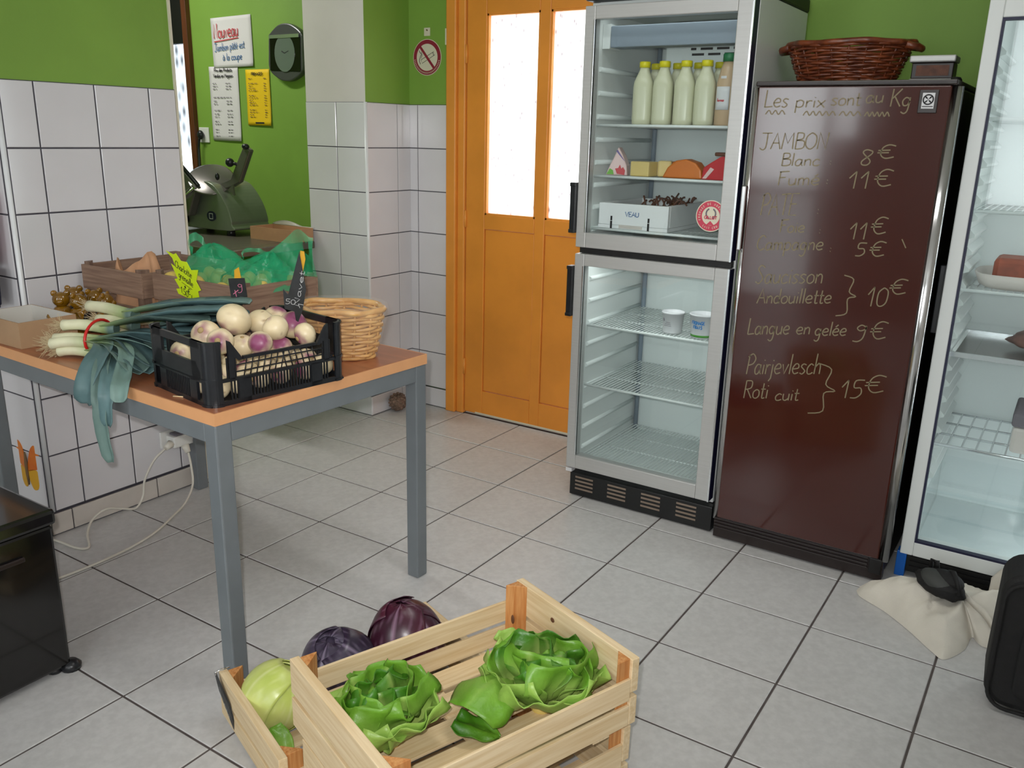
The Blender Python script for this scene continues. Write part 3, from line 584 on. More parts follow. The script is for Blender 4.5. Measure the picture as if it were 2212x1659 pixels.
def cabbage(P, r3, label, cols, seed, tilt, point=0.0, nl=6, rot=0, rib=0.008):
    rt = root('cabbage', (P[0], P[1], P[2] - r3[2]), label, 'cabbage', rz=rot); rnd = random.Random(seed)
    X0 = Matrix.Translation((0, 0, r3[2])) @ Euler(tilt).to_matrix().to_4x4()
    cA, cB, cV = cols
    def prof(d): return 1 + point * max(0, d.z) ** 3 + 0.015 * nz(d.x * 2 + seed, d.y * 2, d.z * 2)
    def mixc(a, b, t): t = max(0, min(1, t)); return tuple(x + (y - x) * t for x, y in zip(a, b))
    ob('head', MB().ell((0, 0, 0), r3, 32, 20, fn=prof, cf=lambda d: mixc(cA, cB, 0.5 + 0.9 * nz(d.x * 3 + seed, d.y * 3, d.z * 3))), 'waxy', rt, world=False, basis=X0)
    for i in range(nl):
        az = i * 6.283 / nl + rnd.uniform(-0.3, 0.3); hw = rnd.uniform(0.85, 1.15); top = rnd.uniform(-0.42, 0.12); lift = 0.004 + 0.0035 * (i % 3)
        def fn(u, v, az=az, hw=hw, top=top, lift=lift, sd=seed * 10 + i):
            s = (u - 0.5) * 2; th = math.pi * (1 - v * (1 - top * 0.55)) + 0.0          # from the base (th = pi) up
            th = math.pi * 0.97 - v * (math.pi * 0.97 - (0.35 + top)); wv = hw * (0.5 + 0.5 * math.sin(v * math.pi * 0.75))
            th2 = th + 0.16 * s * s * v
            q = az + s * wv * min(2.2, 0.8 / max(0.42, math.sin(th2)))
            d = Vector((math.sin(th2) * math.cos(q), math.sin(th2) * math.sin(q), math.cos(th2)))
            k = prof(d) * (1 + lift / r3[0] * (0.6 + 0.4 * v) + 0.012 * math.sin(7 * s + sd) * abs(s) * v + 0.012 * (max(0, v - 0.88) / 0.12) + 0.014 * (1 - min(1, abs(s) / 0.07)) * (1 - v))
            k += rib * (1 - min(1, abs((abs(s) - v * 0.9 + 0.1) % 0.34 - 0.17) / 0.03))
            return (r3[0] * d.x * k, r3[1] * d.y * k, r3[2] * d.z * k)
        def cf(u, v, sd=seed * 10 + i):
            s = abs(u - 0.5) * 2; vein = 1 if s < 0.045 * (1.3 - v) else (0.45 if abs((s - v * 0.9 + 0.1) % 0.34 - 0.17) < 0.02 else 0)
            return mixc(mixc(cA, cB, 0.5 + 1.1 * nz(u * 3 + sd, v * 3, 0.5)), cV, vein * 0.75)
        ob('wrapper_leaf', MB().grid(fn, 22, 16, cf=cf), 'waxy', rt, world=False, basis=X0, solid=0.0015)
    ob('stump', MB().lathe([(0.0, -r3[2] * 0.99), (0.018, -r3[2] * 0.99), (0.022, -r3[2] * 0.85)], 12), 'cheese', rt, world=False, basis=X0)
    return rt
RC = (lin((52, 22, 40)), lin((84, 34, 52)), lin((150, 116, 140))); RC2 = (lin((46, 36, 56)), lin((86, 78, 96)), lin((140, 126, 150))); WC = (lin((190, 206, 100)), lin((212, 220, 132)), lin((222, 228, 160)))
def cc(a, b): return CC + UL * a + UW * b
P = cc(0.265, 0.098); cabbage((P.x, P.y, 0.013 + 0.083), (0.086, 0.088, 0.083), 'dark bluish purple red cabbage, the middle one in the low crate', RC2, 4, (0.2, -0.3, 0), 0.03, rot=1.0)
P = cc(0.440, 0.132); cabbage((P.x, P.y, 0.013 + 0.098), (0.092, 0.092, 0.098), 'glossy pointed wine red cabbage at the far end of the low crate', RC, 8, (0.12, -0.08, 0), 0.16, nl=5, rot=0.2)
P = cc(0.095, 0.118); cabbage((P.x, P.y, 0.013 + 0.076), (0.076, 0.076, 0.076), 'pale green white cabbage behind the black slate card', WC, 6, (0.3, 0.2, 0), 0.0, nl=5, rot=2.0, rib=0.002)
lo4 = ob('lettuce_leaf', leaf_mesh(99, 0.09, 0.08, 0.4, 0.3, 0.005, G_L, G_M, cup=0.3, start=0.5), 'leaf', label='single green leaf between the white cabbage and the lettuce crate', cat='leaf', basis=Matrix.Translation(cc(0.06, 0.27) + Vector((0, 0, 0.02))) @ Matrix.Rotation(ANG + 1.9, 4, 'Z'), solid=0.0012)
# black slate price card hung on the low crate
sl = root('slate_card', tuple(CC + UW * 0.05 - UL * 0.012) , 'leaf shaped black slate price card on the end of the low crate', 'price card')
Xs = frame(CC + UW * 0.002 - UL * 0.006 + Vector((0, 0, 0.130)), UW + Vector((0, 0, -0.02)), (-UL * 0.10 + Vector((0, 0, 1))))
ob('board', MB().prism([(0, 0), (0.078, -0.042), (0.092, -0.080), (0.086, -0.116), (0.012, -0.045)][::-1], 0.001, 0.005, X=Xs), 'slate', sl)
mb = MB(); write(mb, 'L', 0.022, -0.046, 0.02, 0.024, 0.0016, Xs @ Matrix.Translation((0, 0, 0.0056)), rise=-0.01); write(mb, 'ou', 0.040, -0.072, 0.030, 0.03, 0.0016, Xs @ Matrix.Translation((0, 0, 0.0056)), rise=-0.02)
ob('chalk_writing', mb, 'chalk_white', sl, kind='stuff')
ob('clip', MB().tube([tuple(Xs @ Vector(q)) for q in ((0.008, -0.01, 0.004), (0.006, 0.004, 0.004), (0.006, 0.006, -0.012), (0.008, 0.004, -0.030))], 0.0016, 6), 'chrome', sl)

# ------------------------------------------------------------------ black plastic crate with turnips
TC = Vector((0.05, -1.592, TZ)); TCA = math.radians(-9)
pc = root('plastic_crate', tuple(TC), 'black ventilated plastic crate full of turnips', 'crate', rz=TCA)
HX, HY, TH = 0.150, 0.198, 0.158                    # half sizes and height
def side(P, u, L, kind):
    """one moulded side: frame rails, slots below, lattice above; u runs along the side, v is up"""
    X = frame(P, u, (0, 0, 1)); mb = MB(); t = 0.0035
    def bar(x0, y0, x1, y1, w_): mb.tube([(x0, y0, 0), (x1, y1, 0)], w_, 4, X=X)
    e = 0.035; h1, h2 = 0.062, 0.112
    mb.box(-L / 2, L / 2, 0.0, 0.012, -t, t, X=X); mb.box(-L / 2, L / 2, h1 - 0.004, h1 + 0.004, -t - 0.001, t, X=X)
    n = int((L - 2 * e) / 0.0085); ribs = (-0.30, 0.30)
    for i in range(n + 1):
        x = -L / 2 + e + (L - 2 * e) * i / n
        if all(abs(x - f * L) > 0.014 for f in ribs): mb.box(x - 0.0016, x + 0.0016, 0.010, h1, -t * 0.6, t * 0.6, X=X)
    for f in ribs: mb.box(f * L - 0.016, f * L + 0.016, 0.0, h1, -t, t, X=X)
    if kind == 'long':
        d = L * 0.30
        mb.add([(-L / 2, h2 + 0.002, -t), (-d - 0.02, h2 + 0.002, -t)], [], X=X)
        mb.box(-d, d, h2 - 0.005, h2 + 0.003, -t, t, X=X)
        for sgn in (-1, 1):                          # the shoulders rising to the corners
            mb.prism([(sgn * d, h2 - 0.005), (sgn * (d + 0.032), TH - 0.004), (sgn * (L / 2 - 0.03), TH), (sgn * (L / 2 - 0.03), h1), (sgn * (L / 2 - 0.045), h1), (sgn * (L / 2 - 0.045), h2 + 0.004), (sgn * (d + 0.012), h2 - 0.006)][::sgn], -t, t, X=X)
        k = int(2 * d / 0.0165)
        for i in range(k + 1):
            x = -d + 2 * d * i / k; mb.tube([(x, h1, 0), (x + (0.012 if x > 0 else -0.012) * -1, h2, 0)], 0.0017, 4, X=X)
        for j in (1, 2): y = h1 + (h2 - h1) * j / 3; mb.box(-d - 0.035, d + 0.035, y - 0.0015, y + 0.0015, -0.0016, 0.0016, X=X)
        for sgn in (-1, 1):
            for i in range(1, 4): x = sgn * (d + 0.010 + i * 0.011); mb.box(x - 0.0015, x + 0.0015, h1, h2 + 0.004, -0.0016, 0.0016, X=X)
    else:
        mb.box(-L / 2, L / 2, TH - 0.018, TH, -t, t, X=X)                     # carrying rail
        mb.prism([(-L / 2, h1), (L / 2, h1), (L / 2 - 0.03, 0.108), (L * 0.22, 0.104), (-L * 0.22, 0.104), (-L / 2 + 0.03, 0.108)], -t, t, X=X)
        for sgn in (-1, 1): mb.box(sgn * (L / 2 - 0.026) - 0.026, sgn * (L / 2 - 0.026) + 0.026, h1, TH, -t, t, X=X)
    return mb
X0, Y0_, = HX - 0.004, HY - 0.004
ob('side_panel', side((X0, 0, 0), (0, 1, 0), 2 * HY - 0.05, 'long'), 'black_plastic', pc, world=False)
ob('side_panel', side((-X0, 0, 0), (0, -1, 0), 2 * HY - 0.05, 'long'), 'black_plastic', pc, world=False)
ob('end_panel', side((0, -Y0_, 0), (1, 0, 0), 2 * HX - 0.05, 'end'), 'black_plastic', pc, world=False)
ob('end_panel', side((0, Y0_, 0), (-1, 0, 0), 2 * HX - 0.05, 'end'), 'black_plastic', pc, world=False)
for sx in (-1, 1):
    for sy in (-1, 1):                               # rounded corner posts
        cx, cy = sx * (HX - 0.032), sy * (HY - 0.032); a0 = math.atan2(sy, sx) - math.pi / 4
        mb = MB().ring(0.025, 0.032, 0.0, TH, 10, X=Matrix.Translation((cx, cy, 0)), a0=a0 - 0.12, a1=a0 + math.pi / 2 + 0.12)
        for z in (0.0, 0.062, TH - 0.006): mb.ring(0.030, 0.0345, z, z + 0.006, 10, X=Matrix.Translation((cx, cy, 0)), a0=a0 - 0.12, a1=a0 + math.pi / 2 + 0.12)
        ob('corner_post', mb, 'black_plastic', pc, world=False)
mb = MB().box(-HX + 0.006, HX - 0.006, -HY + 0.006, HY - 0.006, 0.0005, 0.005)
ob('base', mb, 'black_plastic', pc, world=False)
CW_, CP_, CB_ = lin((232, 214, 176)), lin((146, 74, 110)), lin((150, 112, 76))
def turnip_mesh(seed, purple, flat=0.86):
    def mixc(a, b, t): t = max(0, min(1, t)); return tuple(x + (y - x) * t for x, y in zip(a, b))
    def cf(d):
        t = (d.z - 0.45 + (purple - 0.5) * 0.9) * 2.2 + 0.7 * nz(d.x * 2.2 + seed, d.y * 2.2, d.z * 2.2)
        c = mixc(CW_, CP_, t * 0.9); s = nz(d.x * 9 + seed, d.y * 9, d.z * 9)
        return mixc(c, CB_, (s - 0.42) * 2.2 if d.z < 0.2 else 0)
    def fn(d): return 1 + 0.05 * nz(d.x * 1.3 + seed, d.y * 1.3, d.z * 1.3) - 0.05 * max(0, d.z - 0.85) * 4 + 0.10 * max(0, -d.z - 0.9) * 5
    return MB().ell((0, 0, 0), (1, 1, flat), 26, 18, fn=fn, cf=cf)
TMS = [turnip_mesh(3, 0.25), turnip_mesh(11, 0.45), turnip_mesh(23, 0.70, 0.95), turnip_mesh(31, 0.12, 0.92)]
TMS = [m.mesh('turnip') for m in TMS]
for m in TMS: m.materials.append(MT['turnip_skin'])
stem_mesh = MB().lathe([(0.0, 0.74), (0.24, 0.76), (0.22, 0.86), (0.10, 0.91), (0.0, 0.91)], 12).mesh('stem'); stem_mesh.materials.append(MT['stem_scar'])
Rc = Matrix.Rotation(TCA, 4, 'Z')
def turnip(wx, wy, wz, r, kind, rot, label, group=None, clamp=True):
    q = Rc.inverted() @ (Vector((wx, wy, wz)) - TC)
    if clamp: q.x = max(-HX + 0.012 + r, min(HX - 0.012 - r, q.x)); q.y = max(-HY + 0.012 + r, min(HY - 0.012 - r, q.y))
    q.z = max(q.z, 0.006 + r * 0.9); p = TC + Rc @ q
    t = ob('turnip', TMS[kind], None, label=label, cat='turnip', group=group, basis=TR(p.x, p.y, p.z, *rot, s=r))
    ob('stem_scar', stem_mesh, None, t, world=False)
TG = 'turnips piled in the black plastic crate'
for a in [(-0.015, -1.580, 0.889, 0.046, 0, (2.4, 0.5, 0.4), 'largest round white turnip on top of the pile'),
          (-0.005, -1.497, 0.868, 0.040, 1, (2.9, 0.3, 0), 'white turnip with purple underside right of the largest turnip'),
          (-0.055, -1.400, 0.868, 0.034, 2, (-0.5, 0.2, 0), 'purple shouldered turnip at the back wall of the crate'),
          (0.110, -1.552, 0.880, 0.034, 3, (0.4, -0.6, 0), 'cream turnip with brown earth specks on top'),
          (-0.030, -1.660, 0.862, 0.037, 0, (0.8, -0.7, 1), 'yellowish turnip at the near left of the pile'),
          (0.062, -1.688, 0.862, 0.033, 1, (1.2, 0.7, 0.4), 'turnip behind the near crate corner, stem facing out'),
          (0.138, -1.628, 0.858, 0.030, 2, (1.0, 1.0, 0.2), 'small pink and white turnip showing a round stem scar'),
          (0.060, -1.425, 0.862, 0.038, 2, (0.3, 0.8, 0), 'bright purple turnip behind the black slate'),
          (0.152, -1.490, 0.858, 0.031, 1, (2.2, 0.9, 0.3), 'white tipped turnip near the far right crate side'),
          (0.050, -1.612, 0.835, 0.031, 3, (0.2, 0.4, 0), 'turnip wedged low between the pile and the near corner'),
          (0.120, -1.545, 0.828, 0.029, 2, (0.5, 0.3, 0.2), 'dark purple topped turnip low at the right side'),
          (-0.085, -1.700, 0.815, 0.030, 0, (1.5, 0, 0.4), 'turnip seen through the hand hole of the crate')]: turnip(*a)
k = 0
for i in range(4):
    for j in range(6):
        x = -0.105 + 0.07 * i + random.uniform(-0.006, 0.006); y = -0.155 + 0.062 * j + random.uniform(-0.006, 0.006)
        p = TC + Rc @ Vector((x, y, 0.038)); turnip(p.x, p.y, p.z, random.uniform(0.027, 0.031), k % 4, (random.uniform(0, 3), random.uniform(0, 3), 0), 'turnip in the bottom layer behind the crate slots', TG); k += 1
# slate diamond price card stuck among the turnips
sd = root('slate_card', (0.085, -1.435, 0.88), 'tall black diamond slate price card standing among the turnips', 'price card')
Xd = frame((0.082, -1.452, 0.865), (0.78, 0.63, -0.10), (0.12, -0.05, 1))
ob('board', MB().prism([(0.0, 0.0), (0.013, 0.045), (0.020, 0.105), (-0.002, 0.205), (-0.026, 0.085), (-0.040, 0.100), (-0.034, 0.045), (-0.008, 0.040)], 0, 0.004, X=Xd), 'slate', sd)
mb = MB(); Xw = Xd @ Matrix.Translation((0, 0, 0.0046)) @ Matrix.Rotation(math.pi / 2 - 0.12, 4, 'Z')
write(mb, 'Navet', 0.055, 0.004, 0.10, 0.014, 0.0012, Xw) if 'N' in G else None
write(mb, '1', 0.05, -0.008, 0.02, 0.014, 0.0012, Xw); write(mb, '50', 0.062, 0.020, 0.028, 0.014, 0.0012, Xd @ Matrix.Translation((-0.095, 0.04, 0.0046)))
ob('chalk_writing', mb, 'chalk_white', sd, kind='stuff')
ob('peg', MB().prism([(0.002, 0.10), (0.014, 0.185), (0.010, 0.205), (0.0, 0.206)], -0.006, -0.001, X=Xd), 'peg_yellow', sd, label='yellow clip behind the slate')

# ------------------------------------------------------------------ wooden crates on the table, green bags, potatoes
crA = crate('wooden_crate', 'old brown wooden crate against the tiled wall holding a paper bag', (-0.972, -1.055), math.radians(-90), 0.365, -0.335, 0.185, new=False, z0=TZ) if False else None
def crate_box(name, label, x0, x1, y0, y1, H, parts_cols, z0, rz=0.0):
    cx, cy = (x0 + x1) / 2, (y0 + y1) / 2; L, W = x1 - x0, y1 - y0
    r = root(name, (cx, cy, z0), label, 'crate', rz=rz); wx, wy, wz = parts_cols
    def q(n, mbx, m, **k): return ob(n, mbx, m, r, world=False, **k)
    a, b = L / 2, W / 2; t = 0.008
    for sx in (-1, 1):
        for sy in (-1, 1): x, y = sx * (a - t), sy * (b - t); q('corner_post', MB().prism([(x, y), (x - sx * 0.03, y), (x, y - sy * 0.03)][::(1 if sx * sy > 0 else -1)], 0.002, H + 0.004), wz)
    for z1, z2 in ((0.008, 0.40 * H), (0.56 * H, 0.97 * H)):
        for s in (-1, 1):
            q('long_slat', MB().box(-a, a, s * b - (t if s > 0 else 0), s * b + (0 if s > 0 else t), z1, z2), wx, bevel=0.0012)
            q('end_slat', MB().box(s * a - (t if s > 0 else 0), s * a + (0 if s > 0 else t), -b + t, b - t, z1, z2), wy, bevel=0.0012)
    for i in range(4): q('base_slat', MB().box(-a + t, a - t, -b + t + (2 * b - 2 * t) * i / 4 + 0.006, -b + t + (2 * b - 2 * t) * (i + 1) / 4 - 0.006, 0.001, 0.007), wx)
    return r
OLD = ('wood_old_x', 'wood_old_y', 'wood_old_z')
crA = crate_box('wooden_crate', 'old brown wooden crate against the tiled wall holding a paper bag', -0.968, -0.642, -1.425, -1.055, 0.195, OLD, TZ)
crB = crate_box('wooden_crate', 'old brown wooden crate with potatoes in green plastic bags', -0.612, -0.190, -1.405, -1.105, 0.200, OLD, TZ)
# crumpled brown paper bag in the left crate
def bag_fn(u, v):
    q = 2 * math.pi * u; h = v; r = (0.085 + 0.02 * math.sin(3 * q)) * (1 - 0.35 * h) + 0.012 * nz(math.cos(q) * 2, math.sin(q) * 2, h * 3)
    return (r * math.cos(q) * 1.15, r * math.sin(q) * 0.9, 0.165 * h + h * h * 0.05 * (0.9 * math.cos(q + 0.6) + 0.6 * math.cos(3 * q) + 0.3 * math.sin(5 * q)))
pb = root('paper_bag', (-0.80, -1.33, TZ + 0.009), 'crumpled open brown paper bag in the old crate', 'bag')
ob('body', MB().grid(bag_fn, 40, 8), 'paper_brown', pb, world=False, solid=0.001)
for i in range(9):
    x, y = -0.895 + 0.085 * (i % 3), -1.36 + 0.10 * (i // 3)
    if (x + 0.80) ** 2 + (y + 1.33) ** 2 < 0.011: continue
    ob('shallot', MB().ell((0, 0, 0), (0.026, 0.026, 0.034), 14, 10, fn=lambda d: 1 + 0.25 * max(0, d.z - 0.7)), 'onion', label='brown shallot lying in the bottom of the old crate', cat='shallot', group='shallots in the old crate', basis=TR(x, y, TZ + 0.036, 1.2, 0.4 * i, i))
# potatoes
pot = [MB().ell((0, 0, 0), (1.25, 1, 0.9), 16, 10, fn=lambda d, s=s: 1 + 0.10 * nz(d.x * 1.5 + s, d.y * 1.5, d.z * 1.5)).mesh('potato') for s in (1, 5, 9)]
for m in pot: m.materials.append(MT['potato'])
PG = 'yellow potatoes in the green plastic bags'
for lay_, z in ((1, 0.085), (2, 0.132), (3, 0.172)):
    for i in range(6):
        for j in range(4):
            if lay_ == 3 and (i in (0, 5) or j in (0, 3)) and (i + j) % 2: continue
            if lay_ == 1 and 0 < j and i < 5: continue
            x = -0.572 + 0.0645 * i + random.uniform(-0.006, 0.006); y = -1.368 + 0.072 * j + random.uniform(-0.006, 0.006)
            ob('potato', pot[(i + j + lay_) % 3], None, label='small yellow potato heaped in the old crate', cat='potato', group=PG, basis=TR(x, y, TZ + z + random.uniform(-0.004, 0.004), random.uniform(0, 3), random.uniform(0, 3), random.uniform(0, 3), s=random.uniform(0.023, 0.027)))
# green bags: thin film domes with handle loops
def dome(cx, cy, z0, rx, ry, prof, seed, slump):
    def fn(u, v):
        q = 2 * math.pi * u; k, h = prof(v, q)
        n = 0.012 * nz(math.cos(q) * 2.5 + seed, math.sin(q) * 2.5, v * 4) + 0.006 * nz(math.cos(q) * 7, math.sin(q) * 7 + seed, v * 9)
        return (cx + (rx * k + n) * math.cos(q) + slump[0] * v * v, cy + (ry * k + n) * math.sin(q) + slump[1] * v * v, z0 + h + n * 0.8)
    return fn
g1 = root('plastic_bag', (-0.50, -1.25, TZ + 0.15), 'green plastic bag slumped behind the yellow price star', 'bag')
ob('body', MB().grid(dome(-0.485, -1.255, TZ + 0.165, 0.115, 0.125, lambda v, q: ((1 - v) ** 0.62 * (1 + 0.12 * math.sin(2 * q)), 0.115 * v + 0.02 * math.sin(3 * q) * v * (1 - v) * 2), 2, (-0.02, 0.0)), 44, 18), 'film_green', g1)
def liner(x0, x1, y0, y1, seed):
    def fn(u, v):
        a = 4 * u; k = int(a) % 4; f = a - int(a); c = [(x0, y0), (x1, y0), (x1, y1), (x0, y1), (x0, y0)]
        x = c[k][0] + (c[k + 1][0] - c[k][0]) * f; y = c[k][1] + (c[k + 1][1] - c[k][1]) * f; n = 0.004 * nz(x * 30 + seed, y * 30, v * 6)
        return (x + n, y + n, TZ + 0.010 + 0.160 * v)
    return MB().grid(fn, 64, 8)
ob('lower_body', liner(-0.598, -0.405, -1.390, -1.120, 3), 'film_green', g1)
def loop(pts, wd, n=7):
    P = smooth(pts, n); mb = MB(); L_ = len(P)
    vs = []
    for i, p in enumerate(P): vs += [(p[0], p[1], p[2] - wd / 2), (p[0] + 0.004 * math.sin(i * 0.9), p[1] + 0.005 * math.cos(i), p[2] + wd / 2)]
    mb.add(vs, [(2 * i, 2 * i + 2, 2 * i + 3, 2 * i + 1) for i in range(L_ - 1)], 0, True); return mb
ob('handle', loop([(-0.545, -1.30, 0.99), (-0.560, -1.30, 1.022), (-0.53, -1.29, 1.04), (-0.505, -1.28, 1.015), (-0.50, -1.28, 0.985)], 0.026), 'film_green', g1)
g2 = root('plastic_bag', (-0.26, -1.22, TZ + 0.15), 'green plastic bag with raised handles at the end of the old crate', 'bag')
ob('body', MB().grid(dome(-0.305, -1.245, TZ + 0.165, 0.120, 0.128, lambda v, q: ((1 - v) ** 0.7 * (1 + 0.10 * math.sin(2 * q + 1)), 0.105 * v + 0.018 * math.sin(4 * q) * v * (1 - v) * 2), 7, (0.03, 0.03)), 44, 18), 'film_green', g2)
ob('lower_body', liner(-0.398, -0.204, -1.390, -1.120, 8), 'film_green', g2)
def flap(u, v):                                     # the upright gathered mouth with its cut handle
    x = -0.385 + 0.245 * u; top = 0.965 + 0.115 * math.sin(min(1, u * 1.05) ** 1.6 * math.pi * 0.70)
    return (x, -1.19 + 0.03 * u + 0.012 * math.sin(9 * u + 3 * v), 0.935 + (top - 0.935) * v)
mb = MB().grid(flap, 34, 14)
keep = [i for i, f in enumerate(mb.f) if not (0.78 < (sum(mb.v[j][0] for j in f) / 4 + 0.385) / 0.245 < 0.93 and 1.005 < sum(mb.v[j][2] for j in f) / 4 < 1.042)]
mb.f = [mb.f[i] for i in keep]; mb.m = [mb.m[i] for i in keep]; mb.s = [mb.s[i] for i in keep]
ob('mouth', mb, 'film_green', g2)
ob('handle', loop([(-0.335, -1.275, 0.985), (-0.325, -1.28, 1.010), (-0.28, -1.285, 1.020), (-0.235, -1.28, 1.018), (-0.215, -1.275, 1.000), (-0.235, -1.275, 0.985)], 0.012), 'film_green', g2)
# yellow price star
st = root('price_star', (-0.43, -1.412, 0.90), 'neon yellow jagged star price card on the old crate', 'price card')
Xp = frame((-0.513, -1.416, 1.010), (0.985, 0.0, -0.17), (0.10, -0.10, 1))
star = [(0, 0), (0.035, -0.003), (0.048, 0.004), (0.070, -0.014), (0.098, -0.010), (0.116, -0.030), (0.150, -0.020), (0.138, -0.060), (0.158, -0.082), (0.144, -0.090), (0.152, -0.128), (0.138, -0.140), (0.144, -0.160), (0.132, -0.168), (0.062, -0.148), (0.040, -0.112), (0.058, -0.106), (0.034, -0.082), (0.050, -0.076), (0.022, -0.036), (0.044, -0.042), (0.030, -0.016)]
ob('card', MB().prism(star[::-1], 0, 0.0015, X=Xp), 'neon_yellow', st)
mb = MB(); Xi = Xp @ Matrix.Translation((0, 0, 0.0022))
write(mb, 'Charlotte', 0.042, -0.040, 0.078, 0.022, 0.0022, Xi, rise=-0.016); write(mb, 'grenaille', 0.056, -0.068, 0.068, 0.022, 0.0022, Xi, rise=-0.016)
ribbon(mb, [(0.070, -0.082), (0.118, -0.092)], 0.0016, Xi); ribbon(mb, [(0.083, -0.090), (0.087, -0.097)], 0.006, Xi)
write(mb, '1,50', 0.062, -0.116, 0.036, 0.020, 0.0022, Xi, rise=-0.008); write(mb, '€', 0.096, -0.112, 0.014, 0.018, 0.0022, Xi); write(mb, 'kg', 0.112, -0.134, 0.024, 0.024, 0.0022, Xi, rise=-0.006)
ob('handwriting', mb, 'ink_black', st, kind='stuff')
# small slate tag hanging on the corner of the potato crate
tg = root('slate_card', (-0.195, -1.415, 0.90), 'small black slate tag with yellow clip on the potato crate corner', 'price card')
Xt = frame((-0.205, -1.432, 0.905), (0.80, 0.58, 0.05), (0.16, -0.05, 1))
ob('board', MB().prism([(0, 0), (0.046, 0), (0.046, 0.056), (0, 0.056)], 0, 0.003, X=Xt), 'slate', tg)
mb = MB(); Xt2 = Xt @ Matrix.Translation((0, 0, 0.0036)); write(mb, '9', 0.022, 0.018, 0.016, 0.022, 0.0015, Xt2); ribbon(mb, [(0.008, 0.010), (0.024, 0.022)], 0.002, Xt2); ribbon(mb, [(0.014, 0.022), (0.016, 0.002)], 0.002, Xt2)
ob('chalk_writing', mb, 'chalk_pink', tg, kind='stuff')
ob('peg', MB().prism([(0.016, 0.050), (0.036, 0.050), (0.034, 0.088), (0.020, 0.080)], -0.003, 0.0, X=Xt), 'peg_yellow', tg, label='yellow clip holding the slate tag')

# ------------------------------------------------------------------ leeks
LW_, LG1, LG2, LG3 = lin((226, 224, 190)), lin((150, 172, 110)), lin((96, 120, 114)), lin((80, 106, 108))
def hair(seed, n, R):
    rnd = random.Random(seed); mb = MB()
    for i in range(n):
        a = rnd.uniform(0, 6.28); el = rnd.uniform(-0.4, 1.2); l = R * rnd.uniform(0.5, 1.1)
        d = Vector((-math.cos(el) * 1.0, math.sin(a) * math.sin(el + 0.5), math.cos(a) * math.sin(el + 0.5))).normalized()
        s = Vector((0, rnd.uniform(-0.5, 0.5) * 0.016, rnd.uniform(-0.5, 0.5) * 0.016)); k = Vector((rnd.uniform(-1, 1), rnd.uniform(-1, 1), rnd.uniform(-1, 1))) * l * 0.3
        mb.tube([s, s + d * l * 0.55 + k * 0.3, s + d * l + k], [0.0007, 0.0006, 0.0003], 3, caps=False)
    return mb
def leek(P0, P1, r, leaves, label, seed, stalk=0.17):
    """P0 root end, P1 where the leaves fan out; leaves: list of point paths in world space with widths"""
    P0, P1 = Vector(P0), Vector(P1); rnd = random.Random(seed)
    rt = root('leek', tuple(P0), label, 'leek')
    n = 10; pts = [P0.lerp(P1, i / n) + Vector((0, 0, 0.004 * math.sin(i * 0.5))) for i in range(n + 1)]
    def c(t): return tuple(a + (b - a) * max(0, min(1, (t - 0.35) / 0.5)) for a, b in zip(LW_, LG1)) if t < 0.85 else LG2
    ob('stalk', MB().tube([P0 + (P0 - P1).normalized() * 0.006] + pts, [r * 0.6] + [r * (1.12 if i < 1 else 1.0 + 0.15 * (i / n)) for i in range(n + 1)], 14, cs=[LW_] + [c(i / n) for i in range(n + 1)]), 'leek', rt)
    d = (P1 - P0).normalized()
    ob('roots', hair(seed, 90, 0.034), 'root_hair', rt, basis=frame(P0 - d * 0.004, d, Vector((0, 0, 1))), kind='stuff')
    for li, (path, wd) in enumerate(leaves):
        path = smooth([tuple(P1 - d * 0.035)] + [tuple(p) for p in path], 6); k = len(path)
        V = []; C_ = []; L_ = []
        acc = 0
        for i, p in enumerate(path):
            p = Vector(p); t = Vector(path[min(i + 1, k - 1)]) - Vector(path[max(i - 1, 0)]); t.normalize()
            sd = t.cross(Vector((0, 0, 1)))
            if sd.length < 0.25: sd = t.cross(Vector((0.3, -1, 0)))
            sd.normalize(); up = sd.cross(t); f = i / (k - 1)
            w_ = wd * (0.75 + 0.5 * math.sin(f * 2.4)) * (1 if f < 0.93 else 1 - (f - 0.93) * 7)
            for s in (-1, -0.5, 0, 0.5, 1):
                V.append(tuple(p + sd * (s * w_ / 2) + up * ((abs(s) * 0.28 - 0.10) * w_ + 0.003 * nz(i * 0.4, s * 2, seed + li))))
                g = tuple(x * (0.75 + 0.22 * ((li * 5 + seed * 3) % 4)) for x in (LG2 if li % 2 else LG3)); m = max(0, min(1, f * 3.2)); e = 0.72 if s == 0 else 1.0
                C_.append(tuple((a + (b - a) * m) * (1.25 - 0.25 * e) for a, b in zip(LG1, g)))
        mb = MB().add(V, [(i * 5 + j, (i + 1) * 5 + j, (i + 1) * 5 + j + 1, i * 5 + j + 1) for i in range(k - 1) for j in range(4)], 0, True, cs=C_)
        ob('leaf', mb, 'leek', rt, solid=0.0016)
    return rt
Z = TZ
def fan(P1, targets, seed, wd=0.052):
    rnd = random.Random(seed); out = []
    for t in targets:
        t = Vector(t); P1v = Vector(P1); m1 = P1v.lerp(t, 0.35) + Vector((0, 0, 0.014 + rnd.uniform(0, 0.012))); m2 = P1v.lerp(t, 0.7) + Vector((rnd.uniform(-0.01, 0.01), rnd.uniform(-0.01, 0.01), 0.012))
        out.append(([tuple(m1), tuple(m2), tuple(t)], wd * rnd.uniform(0.85, 1.15)))
    return out
